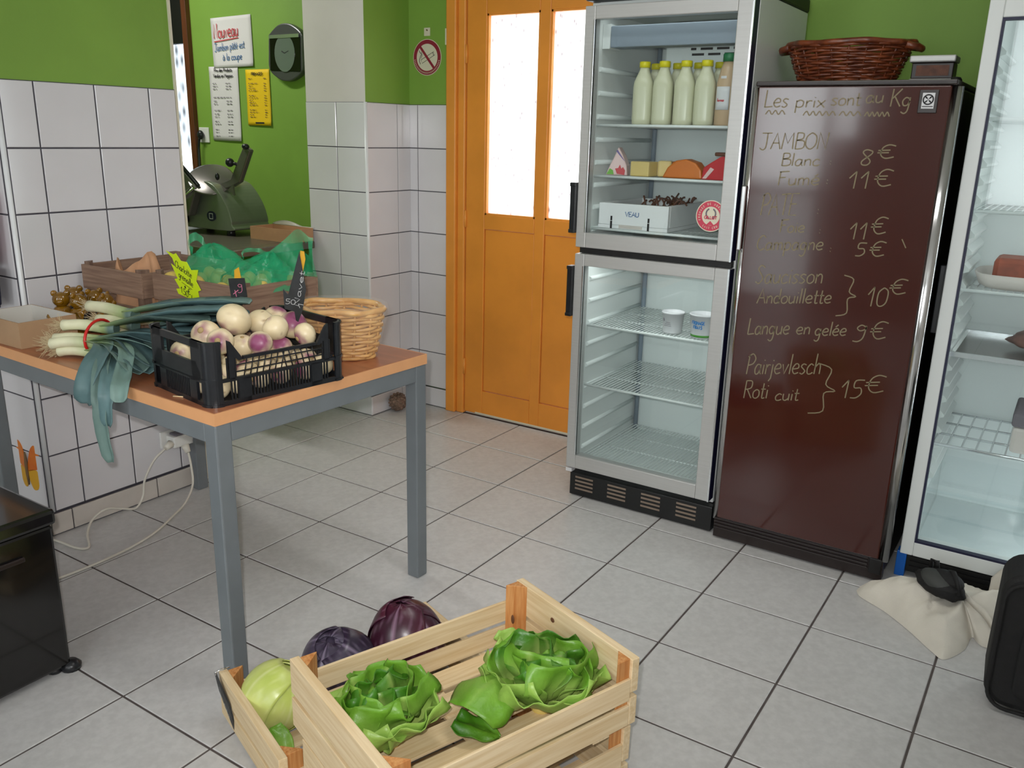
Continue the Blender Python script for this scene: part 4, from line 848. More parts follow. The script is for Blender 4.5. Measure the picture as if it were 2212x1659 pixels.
LK = [  # root end, fan point, leaf tips, label
 ((-0.600, -1.712, 0.080), (-0.455, -1.640, 0.082), [(-0.13, -1.500, 0.150), (-0.15, -1.560, 0.125), (-0.17, -1.450, 0.140)], 'leek on top of the bundle, root end by the carton'),
 ((-0.610, -1.735, 0.042), (-0.460, -1.668, 0.050), [(-0.16, -1.620, 0.085), (-0.15, -1.680, 0.055), (-0.17, -1.720, 0.030)], 'leek in the middle of the red banded bundle'),
 ((-0.560, -1.755, 0.018), (-0.445, -1.692, 0.022), [(-0.16, -1.745, 0.020)], 'front leek whose leaves hang over the table edge'),
 ((-0.570, -1.770, 0.040), (-0.450, -1.690, 0.050), [(-0.17, -1.660, 0.070), (-0.18, -1.760, 0.018)], 'leek with a folded pale green leaf over the table edge'),
 ((-0.595, -1.685, 0.022), (-0.455, -1.620, 0.030), [(-0.15, -1.540, 0.090), (-0.14, -1.600, 0.060), (-0.20, -1.470, 0.110)], 'leek lying low at the back of the red banded bundle'),
 ((-0.715, -1.560, 0.098), (-0.520, -1.535, 0.095), [(-0.16, -1.432, 0.158), (-0.12, -1.440, 0.165), (-0.25, -1.440, 0.135)], 'uppermost thick leek with its white end near the honey bottles'),
 ((-0.655, -1.570, 0.066), (-0.500, -1.550, 0.068), [(-0.20, -1.445, 0.120), (-0.14, -1.470, 0.130)], 'thinner leek just under the uppermost leek'),
 ((-0.610, -1.455, 0.050), (-0.470, -1.470, 0.060), [(-0.24, -1.440, 0.115), (-0.30, -1.435, 0.095), (-0.15, -1.430, 0.120)], 'leek with a bushy root tuft against the old crate'),
 ((-0.640, -1.520, 0.020), (-0.490, -1.540, 0.024), [(-0.20, -1.500, 0.060), (-0.18, -1.560, 0.040), (-0.16, -1.470, 0.090)], 'leek lying on the tabletop under the others')]
HANG = {2: [([(-0.36, -1.740, Z + 0.040), (-0.270, -1.812, Z + 0.020), (-0.222, -1.850, Z - 0.045), (-0.215, -1.854, Z - 0.125), (-0.200, -1.852, Z - 0.205)], 0.034), ([(-0.33, -1.735, Z + 0.035), (-0.225, -1.818, Z + 0.012), (-0.190, -1.850, Z - 0.03), (-0.196, -1.852, Z - 0.105)], 0.034)],
        3: [([(-0.37, -1.735, Z + 0.058), (-0.300, -1.808, Z + 0.034), (-0.278, -1.850, Z - 0.012), (-0.285, -1.853, Z - 0.062)], 0.048), ([(-0.30, -1.72, Z + 0.060), (-0.19, -1.80, Z + 0.020), (-0.150, -1.835, Z + 0.006), (-0.135, -1.852, Z - 0.03)], 0.036)]}
for i, (p0, p1_, tips, lab) in enumerate(LK):
    p0 = (p0[0], p0[1], Z + p0[2]); p1_ = (p1_[0], p1_[1], Z + p1_[2])
    leek(p0, p1_, 0.0165 if i == 5 else 0.0148, fan(p1_, [(x, y, Z + z) for x, y, z in tips], i + 3) + HANG.get(i, []), lab, i + 1)
q = []
for i in range(28):
    a = 2 * math.pi * i / 28; q.append((-0.500 + 0.030 * math.cos(a), -1.668 - 0.062 * math.cos(a), Z + 0.052 + 0.049 * math.sin(a)))
ob('rubber_band', MB().tube(q, 0.0042, 8, closed=True), 'rubber_red', label='red rubber band tied around the leek bundle', cat='rubber band')

# ------------------------------------------------------------------ carton, honey bears, wicker basket, matchstick
ct = root('cardboard_box', (-0.85, -1.70, TZ), 'open shallow cardboard box with white inside at the table end', 'box')
cx0, cx1, cy0, cy1, ch = -0.975, -0.728, -1.775, -1.600, 0.078
ob('bottom', MB().box(cx0, cx1, cy0, cy1, TZ + 0.0005, TZ + 0.004), 'cardboard', ct)
for b, i in (((cx0, cx1, cy0, cy0 + 0.004), 2), ((cx0, cx1, cy1 - 0.004, cy1), 3), ((cx0, cx0 + 0.004, cy0 + 0.004, cy1 - 0.004), 4), ((cx1 - 0.004, cx1, cy0 + 0.004, cy1 - 0.004), 5)):
    mb = MB().box(*b, TZ + 0.004, TZ + ch); inner = {2: 3, 3: 2, 4: 5, 5: 4}[i]; mb.m[inner] = 1
    ob('side', mb, ['cardboard', 'cardboard_inner'], ct)
bear = root('honey_bottle', (0, 0, 0), 'amber bear shaped honey bottle beside the wall tiles', 'bottle', 'bear shaped honey bottles behind the carton')
ob('body', MB().lathe([(0.0, 0.0), (0.030, 0.0), (0.034, 0.01), (0.036, 0.035), (0.032, 0.062), (0.022, 0.078), (0.016, 0.082)], 20), 'honey', bear, world=False)
ob('head', MB().ell((0, 0, 0.103), (0.027, 0.025, 0.025), 18, 12), 'honey', bear, world=False)
for s in (-1, 1):
    ob('ear', MB().ell((s * 0.019, 0, 0.123), (0.0105, 0.006, 0.0105), 12, 8), 'honey', bear, world=False)
    ob('arm', MB().tube([(s * 0.030, -0.005, 0.066), (s * 0.036, -0.020, 0.050), (s * 0.022, -0.033, 0.040)], [0.010, 0.010, 0.008], 10), 'honey', bear, world=False)
    ob('foot', MB().ell((s * 0.018, -0.030, 0.010), (0.011, 0.012, 0.010), 12, 8), 'honey', bear, world=False)
ob('snout', MB().ell((0, -0.024, 0.098), (0.011, 0.009, 0.009), 12, 8), 'honey', bear, world=False)
ob('label_patch', MB().ell((0, -0.030, 0.050), (0.020, 0.0085, 0.020), 14, 8), 'label_black', bear, world=False)
first = True
for x, y, rz, lab in ((-0.872, -1.560, 0.9, 'honey bear bottle next to the white carton, head highlighted'), (-0.800, -1.545, 1.9, 'honey bear bottle showing a round orange ear, second from the carton'), (-0.925, -1.485, 0.7, 'honey bear bottle at the back by the wall tiles'), (-0.826, -1.475, 1.45, 'honey bear bottle with its black belly label turned to the room'), (-0.740, -1.490, 2.2, 'honey bear bottle closest to the leek roots')):
    X = TR(x, y, TZ, 0, 0, rz, 0.98)
    if first: bear.matrix_basis = X; WM[bear] = X; bear['label'] = lab; first = False
    else: dup(bear, X, lab)

def basket(name, label, P, rx0, ry0, rx1, ry1, H, rows, stakes, m, r, flare=1.0, rz=0, rim=1.5):
    rt = root(name, P, label, 'basket', rz=rz); n = stakes * 4
    for k in range(rows):
        f = k / (rows - 1); fx = rx0 + (rx1 - rx0) * f ** flare; fy = ry0 + (ry1 - ry0) * f ** flare; ph = math.pi * (k % 2)
        pts = [((fx + r * 0.9 * math.cos(stakes / 2 * a + ph)) * math.cos(a), (fy + r * 0.9 * math.cos(stakes / 2 * a + ph)) * math.sin(a), r + (H - 2 * r) * f + 0.002 * math.sin(5 * a + k)) for a in (2 * math.pi * j / n for j in range(n))]
        ob('woven_strand', MB().tube(pts, r * (rim if k == rows - 1 else 1), 6, closed=True), m, rt, world=False)
    mb = MB()
    for j in range(stakes):
        a = 2 * math.pi * j / stakes
        mb.tube([((rx0 + (rx1 - rx0) * f ** flare) * math.cos(a), (ry0 + (ry1 - ry0) * f ** flare) * math.sin(a), r + (H - 2 * r) * f) for f in (0, 0.25, 0.5, 0.75, 1)], r * 0.7, 6)
    ob('stakes', mb, m, rt, world=False)
    ob('base', MB().lathe([(0, 0.001), (1, 0.001), (1, 0.006), (0, 0.006)], 32, X=Matrix.Diagonal((rx0, ry0, 1, 1))), m, rt, world=False)
    return rt
wb_ = basket('wicker_basket', 'light wicker basket wrapped in clear film beside the turnips', (0.040, -1.245, TZ), 0.098, 0.070, 0.128, 0.098, 0.150, 15, 14, 'wicker_light', 0.0056, flare=0.8, rz=0.35, rim=1.7)
ob('film', MB().lathe([(0.108, 0.004), (0.124, 0.05), (0.137, 0.10), (0.145, 0.15), (0.140, 0.160), (0.126, 0.156)], 48, X=Matrix.Diagonal((1, 0.76, 1, 1))), 'film_clear', wb_, world=False)
ob('wood_splinter', MB().tube([(0.012, -1.800, TZ + 0.002), (0.045, -1.784, TZ + 0.002)], 0.002, 5), 'wood_new_x', label='thin pale wood splinter lying on the tabletop', cat='splinter')

# ------------------------------------------------------------------ glass door refrigerator (left)
def B(*a): return MB().box(*a)
f1 = root('glass_refrigerator', (0.56, 0.05, 0), 'tall white refrigerator with two glass doors beside the orange door', 'refrigerator')
AX0, AX1, FY, BY = 0.265, 0.855, -0.205, 0.325        # cabinet; FY = cabinet front, doors stand before it
DYF = -0.250                                          # door front plane
ob('cabinet_side', B(AX0, AX0 + 0.03, FY, BY, 0.10, 1.815), 'fridge_white', f1, bevel=0.003)
ob('cabinet_side', B(AX1 - 0.03, AX1, FY, BY, 0.10, 1.815), 'fridge_white', f1, bevel=0.003)
ob('back_panel', B(AX0 + 0.03, AX1 - 0.03, BY - 0.03, BY, 0.10, 1.815), 'fridge_inner', f1)
ob('ceiling_panel', B(AX0 + 0.03, AX1 - 0.03, FY, BY - 0.03, 1.785, 1.815), 'fridge_inner', f1)
ob('divider', B(AX0 + 0.03, AX1 - 0.03, FY, BY - 0.03, 0.945, 0.995), 'fridge_inner', f1)
ob('floor_panel', B(AX0 + 0.03, AX1 - 0.03, FY, BY - 0.03, 0.10, 0.135), 'fridge_inner', f1)
ob('top_cover', B(AX0 - 0.004, AX1 + 0.004, DYF - 0.004, BY, 1.8155, 1.86), 'black_plain', f1, bevel=0.006)
ob('name_plate', B(AX0 - 0.002, AX0 + 0.03, DYF - 0.0052, DYF - 0.0042, 1.818, 1.832), 'label_white', f1)
ob('corner_rail', MB().tube([(AX0 + 0.045, BY - 0.045, 0.14), (AX0 + 0.045, BY - 0.045, 0.94)], 0.010, 8).tube([(AX0 + 0.045, BY - 0.045, 1.0), (AX0 + 0.045, BY - 0.045, 1.78)], 0.010, 8), 'fridge_grey_blue', f1)
def ridges(z0, z1, n):
    for i in range(n):
        z = z0 + (z1 - z0) * i / (n - 1)
        ob('shelf_support', MB().tube([(AX0 + 0.031, FY + 0.015, z), (AX0 + 0.031, BY - 0.06, z)], 0.0085, 8), 'fridge_inner', f1)
        ob('shelf_support', MB().tube([(AX1 - 0.031, FY + 0.015, z), (AX1 - 0.031, BY - 0.06, z)], 0.0085, 8), 'fridge_inner', f1)
ridges(1.045, 1.60, 8); ridges(0.19, 0.86, 9)
def glass_door(z0, z1, name):
    x0, x1 = 0.262, 0.852; fw, fb = 0.040, 0.054
    d = ob(name, B(x0, x0 + fw, DYF, FY - 0.006, z0, z1), 'alu', f1, bevel=0.003, label='aluminium framed glass door')
    ob('frame_bar', B(x1 - fw - 0.012, x1, DYF, FY - 0.006, z0, z1), 'alu', d, bevel=0.003)
    ob('frame_bar', B(x0 + fw, x1 - fw - 0.012, DYF, FY - 0.006, z0, z0 + fb), 'alu', d, bevel=0.003)
    ob('frame_bar', B(x0 + fw, x1 - fw - 0.012, DYF, FY - 0.006, z1 - fb * 0.8, z1), 'alu', d, bevel=0.003)
    ob('bright_strip', B(x0 + fw - 0.007, x0 + fw, DYF - 0.0015, DYF + 0.01, z0 + fb, z1 - fb * 0.8), 'alu_bright', d, bevel=0.001)
    ob('bright_strip', B(x1 - 0.005, x1 + 0.001, DYF - 0.001, DYF + 0.004, z0, z1), 'alu_bright', d)
    ob('gasket', B(x0 + 0.004, x0 + 0.016, FY - 0.006, FY - 0.0005, z0 + 0.004, z1 - 0.004).box(x1 - 0.008, x1 + 0.0015, DYF + 0.006, FY - 0.0005, z0 + 0.002, z1 - 0.002).box(x0 + 0.016, x1 - 0.016, FY - 0.006, FY - 0.0005, z1 - 0.016, z1 - 0.004), 'gasket_navy', d)
    ob('glass_pane', B(x0 + fw, x1 - fw - 0.012, DYF + 0.012, DYF + 0.015, z0 + fb, z1 - fb * 0.8), 'glass_tint', d)
    return d
d1 = glass_door(0.982, 1.800, 'upper_door'); d2 = glass_door(0.118, 0.958, 'lower_door')
ob('door_gap', B(AX0 + 0.006, AX1 - 0.006, DYF + 0.02, FY, 0.960, 0.980), 'black_plain', f1)
for z0, z1, d in ((1.032, 1.212, d1), (0.722, 0.912, d2)):
    ob('handle', B(0.238, 0.2615, DYF - 0.012, DYF + 0.02, z0 + 0.008, z1 - 0.008).box(0.236, 0.2615, DYF - 0.014, DYF + 0.022, z0, z0 + 0.014).box(0.236, 0.2615, DYF - 0.014, DYF + 0.022, z1 - 0.014, z1), 'black_plastic', d, bevel=0.003)
# plinth grille
gr = ob('plinth', B(0.280, 0.868, DYF + 0.006, FY + 0.1, 0.004, 0.098), 'grille_black', f1, bevel=0.003)
for i in range(4):
    x = 0.305 + 0.142 * i
    for z in (0.030, 0.046, 0.062, 0.078): ob('vent_slot', B(x, x + 0.078, DYF + 0.0045, DYF + 0.0065, z, z + 0.007), 'grille_slot', gr)
ob('plinth_clip', B(0.262, 0.288, DYF + 0.002, DYF + 0.03, 0.099, 0.113), 'label_white', f1)
for x in (0.31, 0.81):
    for y in (-0.15, 0.28): ob('foot', MB().tube([(x, y, 0), (x, y, 0.10)], 0.016, 10), 'black_plain', f1)
# light box and evaporator cover inside
ob('light_box', B(0.325, 0.800, -0.175, -0.10, 1.672, 1.742), 'fridge_grey_blue', f1, bevel=0.003)
ob('light_box_end', B(0.296, 0.3245, -0.178, -0.09, 1.668, 1.748), 'fridge_white', f1); ob('light_box_end', B(0.8005, 0.824, -0.178, -0.09, 1.668, 1.748), 'fridge_white', f1)
ev = ob('evaporator_cover', B(0.40, 0.822, 0.13, BY - 0.031, 1.560, 1.78), 'fridge_inner', f1, bevel=0.006)
for r in range(5):
    for i in range(6):
        x = 0.505 + 0.062 * i - (0.03 if r % 2 else 0); w_ = 0.046
        if x < 0.50: x, w_ = 0.50, 0.02
        if x + w_ > 0.82: w_ = 0.82 - x
        if w_ > 0.005: ob('vent_slot', B(x, x + w_, 0.1285, 0.1305, 1.665 + 0.019 * r, 1.673 + 0.019 * r), 'grille_slot' if False else 'black_plain', ev)
def wire_shelf(parent, x0, x1, y0, y1, z, n, m='fridge_inner', r=0.0022, front=0.005):
    mb = MB()
    for i in range(n + 1): x = x0 + (x1 - x0) * i / n; mb.tube([(x, y0, z), (x, y1, z)], r, 5, caps=False)
    for f in (0.33, 0.66, 1.0): y = y0 + (y1 - y0) * f; mb.tube([(x0, y, z - 0.003), (x1, y, z - 0.003)], r * 1.3, 6)
    s = ob('wire_shelf', mb, m, parent)
    ob('front_rail', MB().tube([(x0 - 0.008, y0, z), (x1 + 0.008, y0, z)], front, 8), m, s)
    return s
SX0, SX1, SYF, SYB = 0.302, 0.818, -0.190, 0.275
for z in (1.412, 1.236, 1.048, 0.684, 0.448): wire_shelf(f1, SX0, SX1, SYF, SYB, z, 34)
wire_shelf(f1, SX0, SX1, SYF, SYB, 0.160, 34)
ob('lock', MB().tube([(0.715, BY - 0.034, 1.175), (0.715, BY - 0.030, 1.175)], 0.010, 12), 'chrome', f1)
# added fill lights, hidden behind the door frames to brighten the refrigerator interior
def lamp(name, loc, sx, sy, power, rx=0.0):  # makes one of the added interior fill lights
    o = area(name, loc, (rx, 0, 0), sx, sy, power, (0.96, 1.0, 0.98)); return o
lamp('refrigerator_fill_upper', (0.56, -0.186, 1.780), 0.46, 0.03, 0.2, 0.25); lamp('refrigerator_fill_lower', (0.56, -0.186, 0.940), 0.46, 0.03, 0.6, 0.25)
rl_ = area('refrigerator_fill_right', (2.046, -0.09, 0.93), (0, math.radians(90), 0), 1.56, 0.03, 4.6, (0.94, 0.98, 1))  # added fill strip out of view, brightens the right refrigerator inside
# milk bottles
mk = root('milk_bottle', (0, 0, 0), 'milk bottle', 'bottle', 'milk bottles in the refrigerator')
ob('body', MB().lathe([(0.0, 0.0), (0.028, 0.0), (0.034, 0.005), (0.035, 0.02), (0.035, 0.125), (0.033, 0.142), (0.024, 0.165), (0.0165, 0.182), (0.0155, 0.192)], 24, sq=3.2), 'milk', mk, world=False)
ob('cap', MB().lathe([(0.019, 0.190), (0.019, 0.208), (0.017, 0.210), (0, 0.210)], 20), 'cap_yellow', mk, world=False)
ZS = 1.4150
first = True
for x, y, lab in ((0.449, -0.145, 'front milk bottle with yellow cap, leftmost of the front row'), (0.523, -0.145, 'front milk bottle with yellow cap, second from the left'), (0.602, -0.145, 'front milk bottle with yellow cap, third from the left'), (0.675, -0.145, 'front milk bottle with yellow cap beside the tan bottle'),
                  (0.452, -0.055, 'rear milk bottle behind the leftmost front bottle'), (0.534, -0.055, 'rear milk bottle behind the second front bottle'), (0.612, -0.055, 'rear milk bottle behind the third front bottle'), (0.688, -0.055, 'rear milk bottle behind the fourth front bottle')):
    X = TR(x, y, ZS, 0, 0, 0.25)
    if first: mk.matrix_basis = X; WM[mk] = X; mk['label'] = lab; first = False
    else: dup(mk, X, lab)
tn = root('drink_bottle', (0.748, -0.140, ZS), 'tan milk drink bottle with green cap and white label', 'bottle')
ob('body', MB().lathe([(0.0, 0.0), (0.030, 0.0), (0.035, 0.006), (0.036, 0.11), (0.034, 0.14), (0.024, 0.185), (0.017, 0.205)], 24, c0=(0.748, -0.140), X=Matrix.Translation((0, 0, ZS))), 'tan_drink', tn)
ob('cap', MB().lathe([(0.021, 0.204), (0.021, 0.226), (0.018, 0.230), (0, 0.230)], 20, c0=(0.748, -0.140), X=Matrix.Translation((0, 0, ZS))), 'cap_green', tn)
def wrap_label(cx, cy, r, a0, a1, z0, z1, n=12):
    return MB().grid(lambda u, v: (cx + r * math.cos(a0 + (a1 - a0) * u), cy + r * math.sin(a0 + (a1 - a0) * u), z0 + (z1 - z0) * v), n, 4)
lb = ob('label', wrap_label(0.748, -0.140, 0.0368, math.radians(-135), math.radians(-55), ZS + 0.052, ZS + 0.125), 'label_white', tn, solid=0.0004)
mb = MB(); write(mb, 'fermier', -0.013, 0.026, 0.026, 0.010, 0.0018, frame((0.748 + 0.0376 * math.cos(math.radians(-98)), -0.140 + 0.0376 * math.sin(math.radians(-98)), ZS + 0.052), (math.cos(math.radians(-8)), math.sin(math.radians(-8)), 0), (0, 0, 1)))
ob('print', mb, 'ink_red', lb)
ob('date_patch', wrap_label(0.748, -0.140, 0.0335, math.radians(-112), math.radians(-78), ZS + 0.150, ZS + 0.158), 'label_white', tn)
# cheeses on the second shelf
ZC = 1.2390
def wedge(name, label, cat, P, rz): return root(name, (P[0], P[1], ZC), label, cat, rz=rz)
c1 = wedge('cheese_pack', 'white pink cheese wedge pack standing with red and green print', 'cheese', (0.352, -0.115), 0.15)
ob('wrapper', MB().prism([(-0.040, 0.0), (0.042, 0.0), (0.038, 0.035), (0.022, 0.072), (0.004, 0.100), (-0.010, 0.066), (-0.028, 0.030)], -0.022, 0.022, X=Matrix.Rotation(math.pi / 2, 4, 'X')), 'pack_pink', c1, world=False, bevel=0.004)
Xf = Matrix.Translation((0, -0.0232, 0)) @ Matrix.Rotation(math.pi / 2, 4, 'X')
ob('red_star', MB().prism([(0.004, 0.006), (0.032, 0.002), (0.034, 0.018), (0.026, 0.030), (0.020, 0.024), (0.014, 0.038), (0.008, 0.026), (-0.004, 0.024)], 0, 0.001, X=Xf), 'pack_red', c1, world=False)
ob('green_spot', MB().prism([(-0.036, 0.003), (-0.008, 0.003), (-0.012, 0.018), (-0.024, 0.024)], 0, 0.001, X=Xf), 'pack_green', c1, world=False)
ob('violet_band', MB().prism([(0.026, 0.055), (0.032, 0.050), (0.002, 0.090), (-0.003, 0.085)][::-1], 0, 0.001, X=Xf), 'pack_violet', c1, world=False)
c2 = wedge('cheese_block', 'square pale yellow cheese block left of the orange cheese', 'cheese', (0.458, -0.12), -0.1)
ob('block', B(-0.040, 0.036, -0.030, 0.04, 0.0005, 0.052), 'cheese', c2, world=False, bevel=0.004)
ob('wrap', B(-0.043, 0.039, -0.033, 0.043, 0.0004, 0.055), 'film_clear', c2, world=False, bevel=0.006)
c3 = wedge('cheese_block', 'pale cheese piece tucked behind the square yellow block', 'cheese', (0.520, -0.075), 0.3)
ob('block', B(-0.024, 0.024, -0.03, 0.03, 0.0005, 0.056), 'cheese', c3, world=False, bevel=0.006); ob('wrap', B(-0.027, 0.027, -0.033, 0.033, 0.0004, 0.060), 'film_clear', c3, world=False, bevel=0.008)
c4 = wedge('cheese_wedge', 'large orange rind cheese with a domed top', 'cheese', (0.610, -0.105), 0.0)
ob('rind', MB().prism([(-0.074, 0), (0.074, 0), (0.070, 0.030), (0.048, 0.055), (0.010, 0.066), (-0.025, 0.060), (-0.055, 0.036)], -0.03, 0.035, X=Matrix.Rotation(math.pi / 2, 4, 'X')), 'cheese_orange', c4, world=False, bevel=0.006)
c5 = wedge('cheese_wedge', 'small orange cheese piece between the yellow block and the orange cheese', 'cheese', (0.562, -0.035), 0.2)
ob('rind', B(-0.03, 0.03, -0.03, 0.03, 0.0005, 0.055), 'cheese_orange', c5, world=False, bevel=0.008)
c6 = wedge('cheese_pack', 'red printed cheese pack leaning at the right end of the shelf', 'cheese', (0.735, -0.12), -0.1)
ob('wrapper', MB().prism([(-0.050, 0.0), (0.045, 0.0), (0.045, 0.075), (0.020, 0.080), (-0.015, 0.060), (-0.045, 0.040)], -0.022, 0.026, X=Matrix.Rotation(math.pi / 2, 4, 'X')), 'pack_red', c6, world=False, bevel=0.004)
ob('front_print', MB().prism([(-0.044, 0.004), (-0.030, 0.004), (-0.002, 0.036), (-0.016, 0.042)], 0.0, 0.001, X=Matrix.Translation((0, -0.0272, 0)) @ Matrix.Rotation(math.pi / 2, 4, 'X')), 'pack_pink', c6, world=False)
ob('dark_top', B(-0.010, 0.044, -0.02, 0.02, 0.0795, 0.092), 'meat_dark', c6, world=False, bevel=0.004)
# polystyrene box with dried meat
fb = root('foam_box', (0.44, -0.03, 1.051), 'white polystyrene box marked veau on the third shelf', 'box')
bx0, bx1, by0, by1, bz0, bz1 = 0.310, 0.585, -0.170, 0.185, 1.0515, 1.142
ob('floor', B(bx0, bx1, by0, by1, bz0, bz0 + 0.012), 'foam_white', fb)
for b in ((bx0, bx1, by0, by0 + 0.018), (bx0, bx1, by1 - 0.018, by1), (bx0, bx0 + 0.018, by0 + 0.018, by1 - 0.018), (bx1 - 0.018, bx1, by0 + 0.018, by1 - 0.018)):
    ob('wall', B(*b, bz0 + 0.012, bz1), 'foam_white', fb, bevel=0.004)
for x in (0.360, 0.508): ob('strap_slot', B(x, x + 0.007, by0 - 0.0012, by0 + 0.001, 1.080, 1.096).box(x, x + 0.007, by0 - 0.0022, by0, 1.0515, 1.078), ['black_plain'], fb)
ob('hand_recess', B(0.395, 0.488, by0 - 0.0012, by0 + 0.001, 1.054, 1.066), 'tile_skirt', fb)
mb = MB(); write(mb, 'VEAU', 0.418, 1.098, 0.055, 0.016, 0.0028, frame((0, by0 - 0.0014, 0), (1, 0, 0), (0, 0, 1)))
ob('handwriting', mb, 'ink_blue', fb, kind='stuff')
mb = MB(); rnd = random.Random(4)
for i in range(34):
    x, y = rnd.uniform(0.42, 0.57), rnd.uniform(-0.10, 0.14); a = rnd.uniform(0, 6.28); l = rnd.uniform(0.02, 0.045)
    mb.tube(smooth([(x, y, 1.118 + rnd.uniform(0, 0.015)), (x + l * 0.5 * math.cos(a), y + l * 0.5 * math.sin(a), 1.138 + rnd.uniform(0, 0.02)), (x + l * math.cos(a), y + l * math.sin(a), 1.136 + rnd.uniform(0, 0.034))], 3), 0.0035, 5)
mb.box(0.335, 0.565, -0.145, 0.16, 1.064, 1.118)
ob('dried_strips', mb, 'meat_dark', label='dark dried strips heaped in the white polystyrene box', cat='dried food', kind='stuff')
# round cheese maker sticker on the upper pane
sk = root('round_sticker', (0.766, DYF + 0.0115, 1.127), 'round red and white sticker on the upper glass door', 'sticker')
Xk = frame((0.766, DYF + 0.0112, 1.127), (1, 0, 0), (0, 0, 1))
ob('disc', MB().ring(0.0, 0.052, -0.0003, 0.0, 40, X=Xk), 'sign_cream', sk); ob('red_ring', MB().ring(0.031, 0.049, 0.0002, 0.0005, 40, X=Xk), 'sticker_red', sk)
ob('wreath', MB().ring(0.014, 0.019, 0.0003, 0.0006, 14, X=Xk @ Matrix.Translation((0, 0.008, 0)), a0=2.0, a1=4.4).ring(0.014, 0.019, 0.0003, 0.0006, 14, X=Xk @ Matrix.Translation((0, 0.008, 0)), a0=-1.26, a1=1.14), 'ink_grey', sk)
mb = MB(); write(mb, 'GILLOT', -0.022, -0.010, 0.044, 0.010, 0.0026, Xk @ Matrix.Translation((0, 0, 0.0009))); mb.prism([(-0.014, -0.030), (0.014, -0.030), (0.0, -0.016)], 0.0004, 0.0007, X=Xk)
ob('lettering', mb, 'sticker_red', sk, kind='stuff')
mb = MB()
for txt, r, up in (('FROMAGE DE NORMANDIE', 0.0365, True), ('LAIT CRU', 0.0435, False)):
    n = len(txt)
    for i, ch in enumerate(txt):
        a = math.radians(155 - 250 * i / (n - 1)) if False else (math.radians(200 - 220 * i / (n - 1)) if up else math.radians(235 + 70 * i / (n - 1)))
        Xc = Xk @ Matrix.Rotation(a - math.pi / 2 if up else a + math.pi / 2, 4, 'Z') @ Matrix.Translation((-0.002, r if up else -r, 0.0009))
        write(mb, ch, 0, 0, 0.004, 0.007, 0.0012, Xc)
ob('ring_text', mb, 'sign_cream', sk, kind='stuff')
# cheese tubs below
def tub(P, r, h, label, blue):
    t = root('cheese_tub', P, label, 'tub'); X = Matrix.Translation(P)
    ob('cup', MB().lathe([(0.0, 0.0), (r * 0.84, 0.0), (r * 0.86, 0.004), (r, h - 0.006), (r * 1.05, h - 0.006), (r * 1.05, h), (r * 0.98, h), (r * 0.97, h - 0.01), (0, h - 0.012)], 28, X=X), 'label_white', t)
    if blue:
        ob('green_band', MB().lathe([(r * 0.865, 0.004), (r * 0.885, 0.020)], 28, X=X), 'pot_green', t)
        mb = MB()
        for s, z, w_ in (('FROMAGE', 0.052, 0.052), ('FRAIS', 0.036, 0.036)):
            n = len(s)
            for i, ch in enumerate(s):
                a = math.radians(-92) + (i - n / 2 + 0.1) * w_ / n / r; Xc = frame((P[0] + r * 0.985 * math.cos(a), P[1] + r * 0.985 * math.sin(a), P[2] + z), (-math.sin(a), math.cos(a), 0), (0, 0, 1))
                write(mb, ch, 0, 0, w_ / n * 0.9, 0.011, 0.0028, Xc)
        ob('print', mb, 'pot_blue', t)
    else:
        mb = MB(); a = math.radians(-120)
        for i, z in enumerate((0.03, 0.036, 0.042)):
            aa = math.radians(-95); Xc = frame((P[0] + r * 0.975 * math.cos(aa), P[1] + r * 0.975 * math.sin(aa), P[2] + z), (-math.sin(aa), math.cos(aa), 0), (0, 0, 1)); ribbon(mb, [(-0.014 + 0.003 * i, 0), (0.014 - 0.002 * i, 0)], 0.0014, Xc)
        Xc = frame((P[0] + r * 0.985 * math.cos(a), P[1] + r * 0.985 * math.sin(a), P[2] + 0.05), (-math.sin(a), math.cos(a), 0), (0, 0, 1)); ribbon(mb, [(-0.003, 0.006), (0.001, -0.004)], 0.006, Xc)
        ob('print', mb, 'ink_grey', t)
tub((0.612, -0.120, 0.6875), 0.040, 0.078, 'plain white cheese tub on the lower refrigerator shelf', False)
tub((0.728, -0.125, 0.6875), 0.046, 0.086, 'white fresh cheese tub with blue lettering and green band', True)

# ------------------------------------------------------------------ maroon refrigerator used as price board
f2 = root('maroon_refrigerator', (1.175, 0.02, 0), 'dark maroon refrigerator whose door is a handwritten price board', 'refrigerator')
MX0, MX1, MYF = 0.886, 1.462, -0.283
ob('cabinet', B(MX0 + 0.004, MX1 - 0.002, -0.235, 0.325, 0.03, 1.528), 'maroon_dark', f2, bevel=0.006)
dm = ob('door', B(MX0 + 0.014, MX1 - 0.020, MYF, -0.240, 0.085, 1.532), 'maroon', f2, bevel=0.004, label='glossy maroon door panel')
ob('edge_trim', MB().tube([(MX0 + 0.009, -0.268, 0.075), (MX0 + 0.009, -0.268, 1.530)], 0.0085, 14, flat=1.6), 'chrome', dm)
ob('edge_trim', MB().tube([(MX1 - 0.011, -0.262, 0.075), (MX1 - 0.011, -0.262, 1.530)], 0.0105, 14, flat=1.9), 'chrome', dm)
ob('top_trim', B(MX0 + 0.006, MX1 - 0.006, -0.286, 0.30, 1.5325, 1.548), 'maroon_dark', f2, bevel=0.004)
ob('handle', B(MX0 - 0.004, MX0 + 0.012, -0.300, -0.276, 1.03, 1.235), 'chrome', dm, bevel=0.004)
gm = ob('plinth', B(MX0 + 0.002, MX1 - 0.004, -0.272, -0.236, 0.006, 0.082), 'maroon_dark', f2, bevel=0.002)
for z in (0.040, 0.052, 0.064, 0.075): ob('plinth_slat', B(MX0 + 0.004, MX1 - 0.05, -0.278, -0.2725, z, z + 0.006), 'maroon_dark', gm, bevel=0.001)
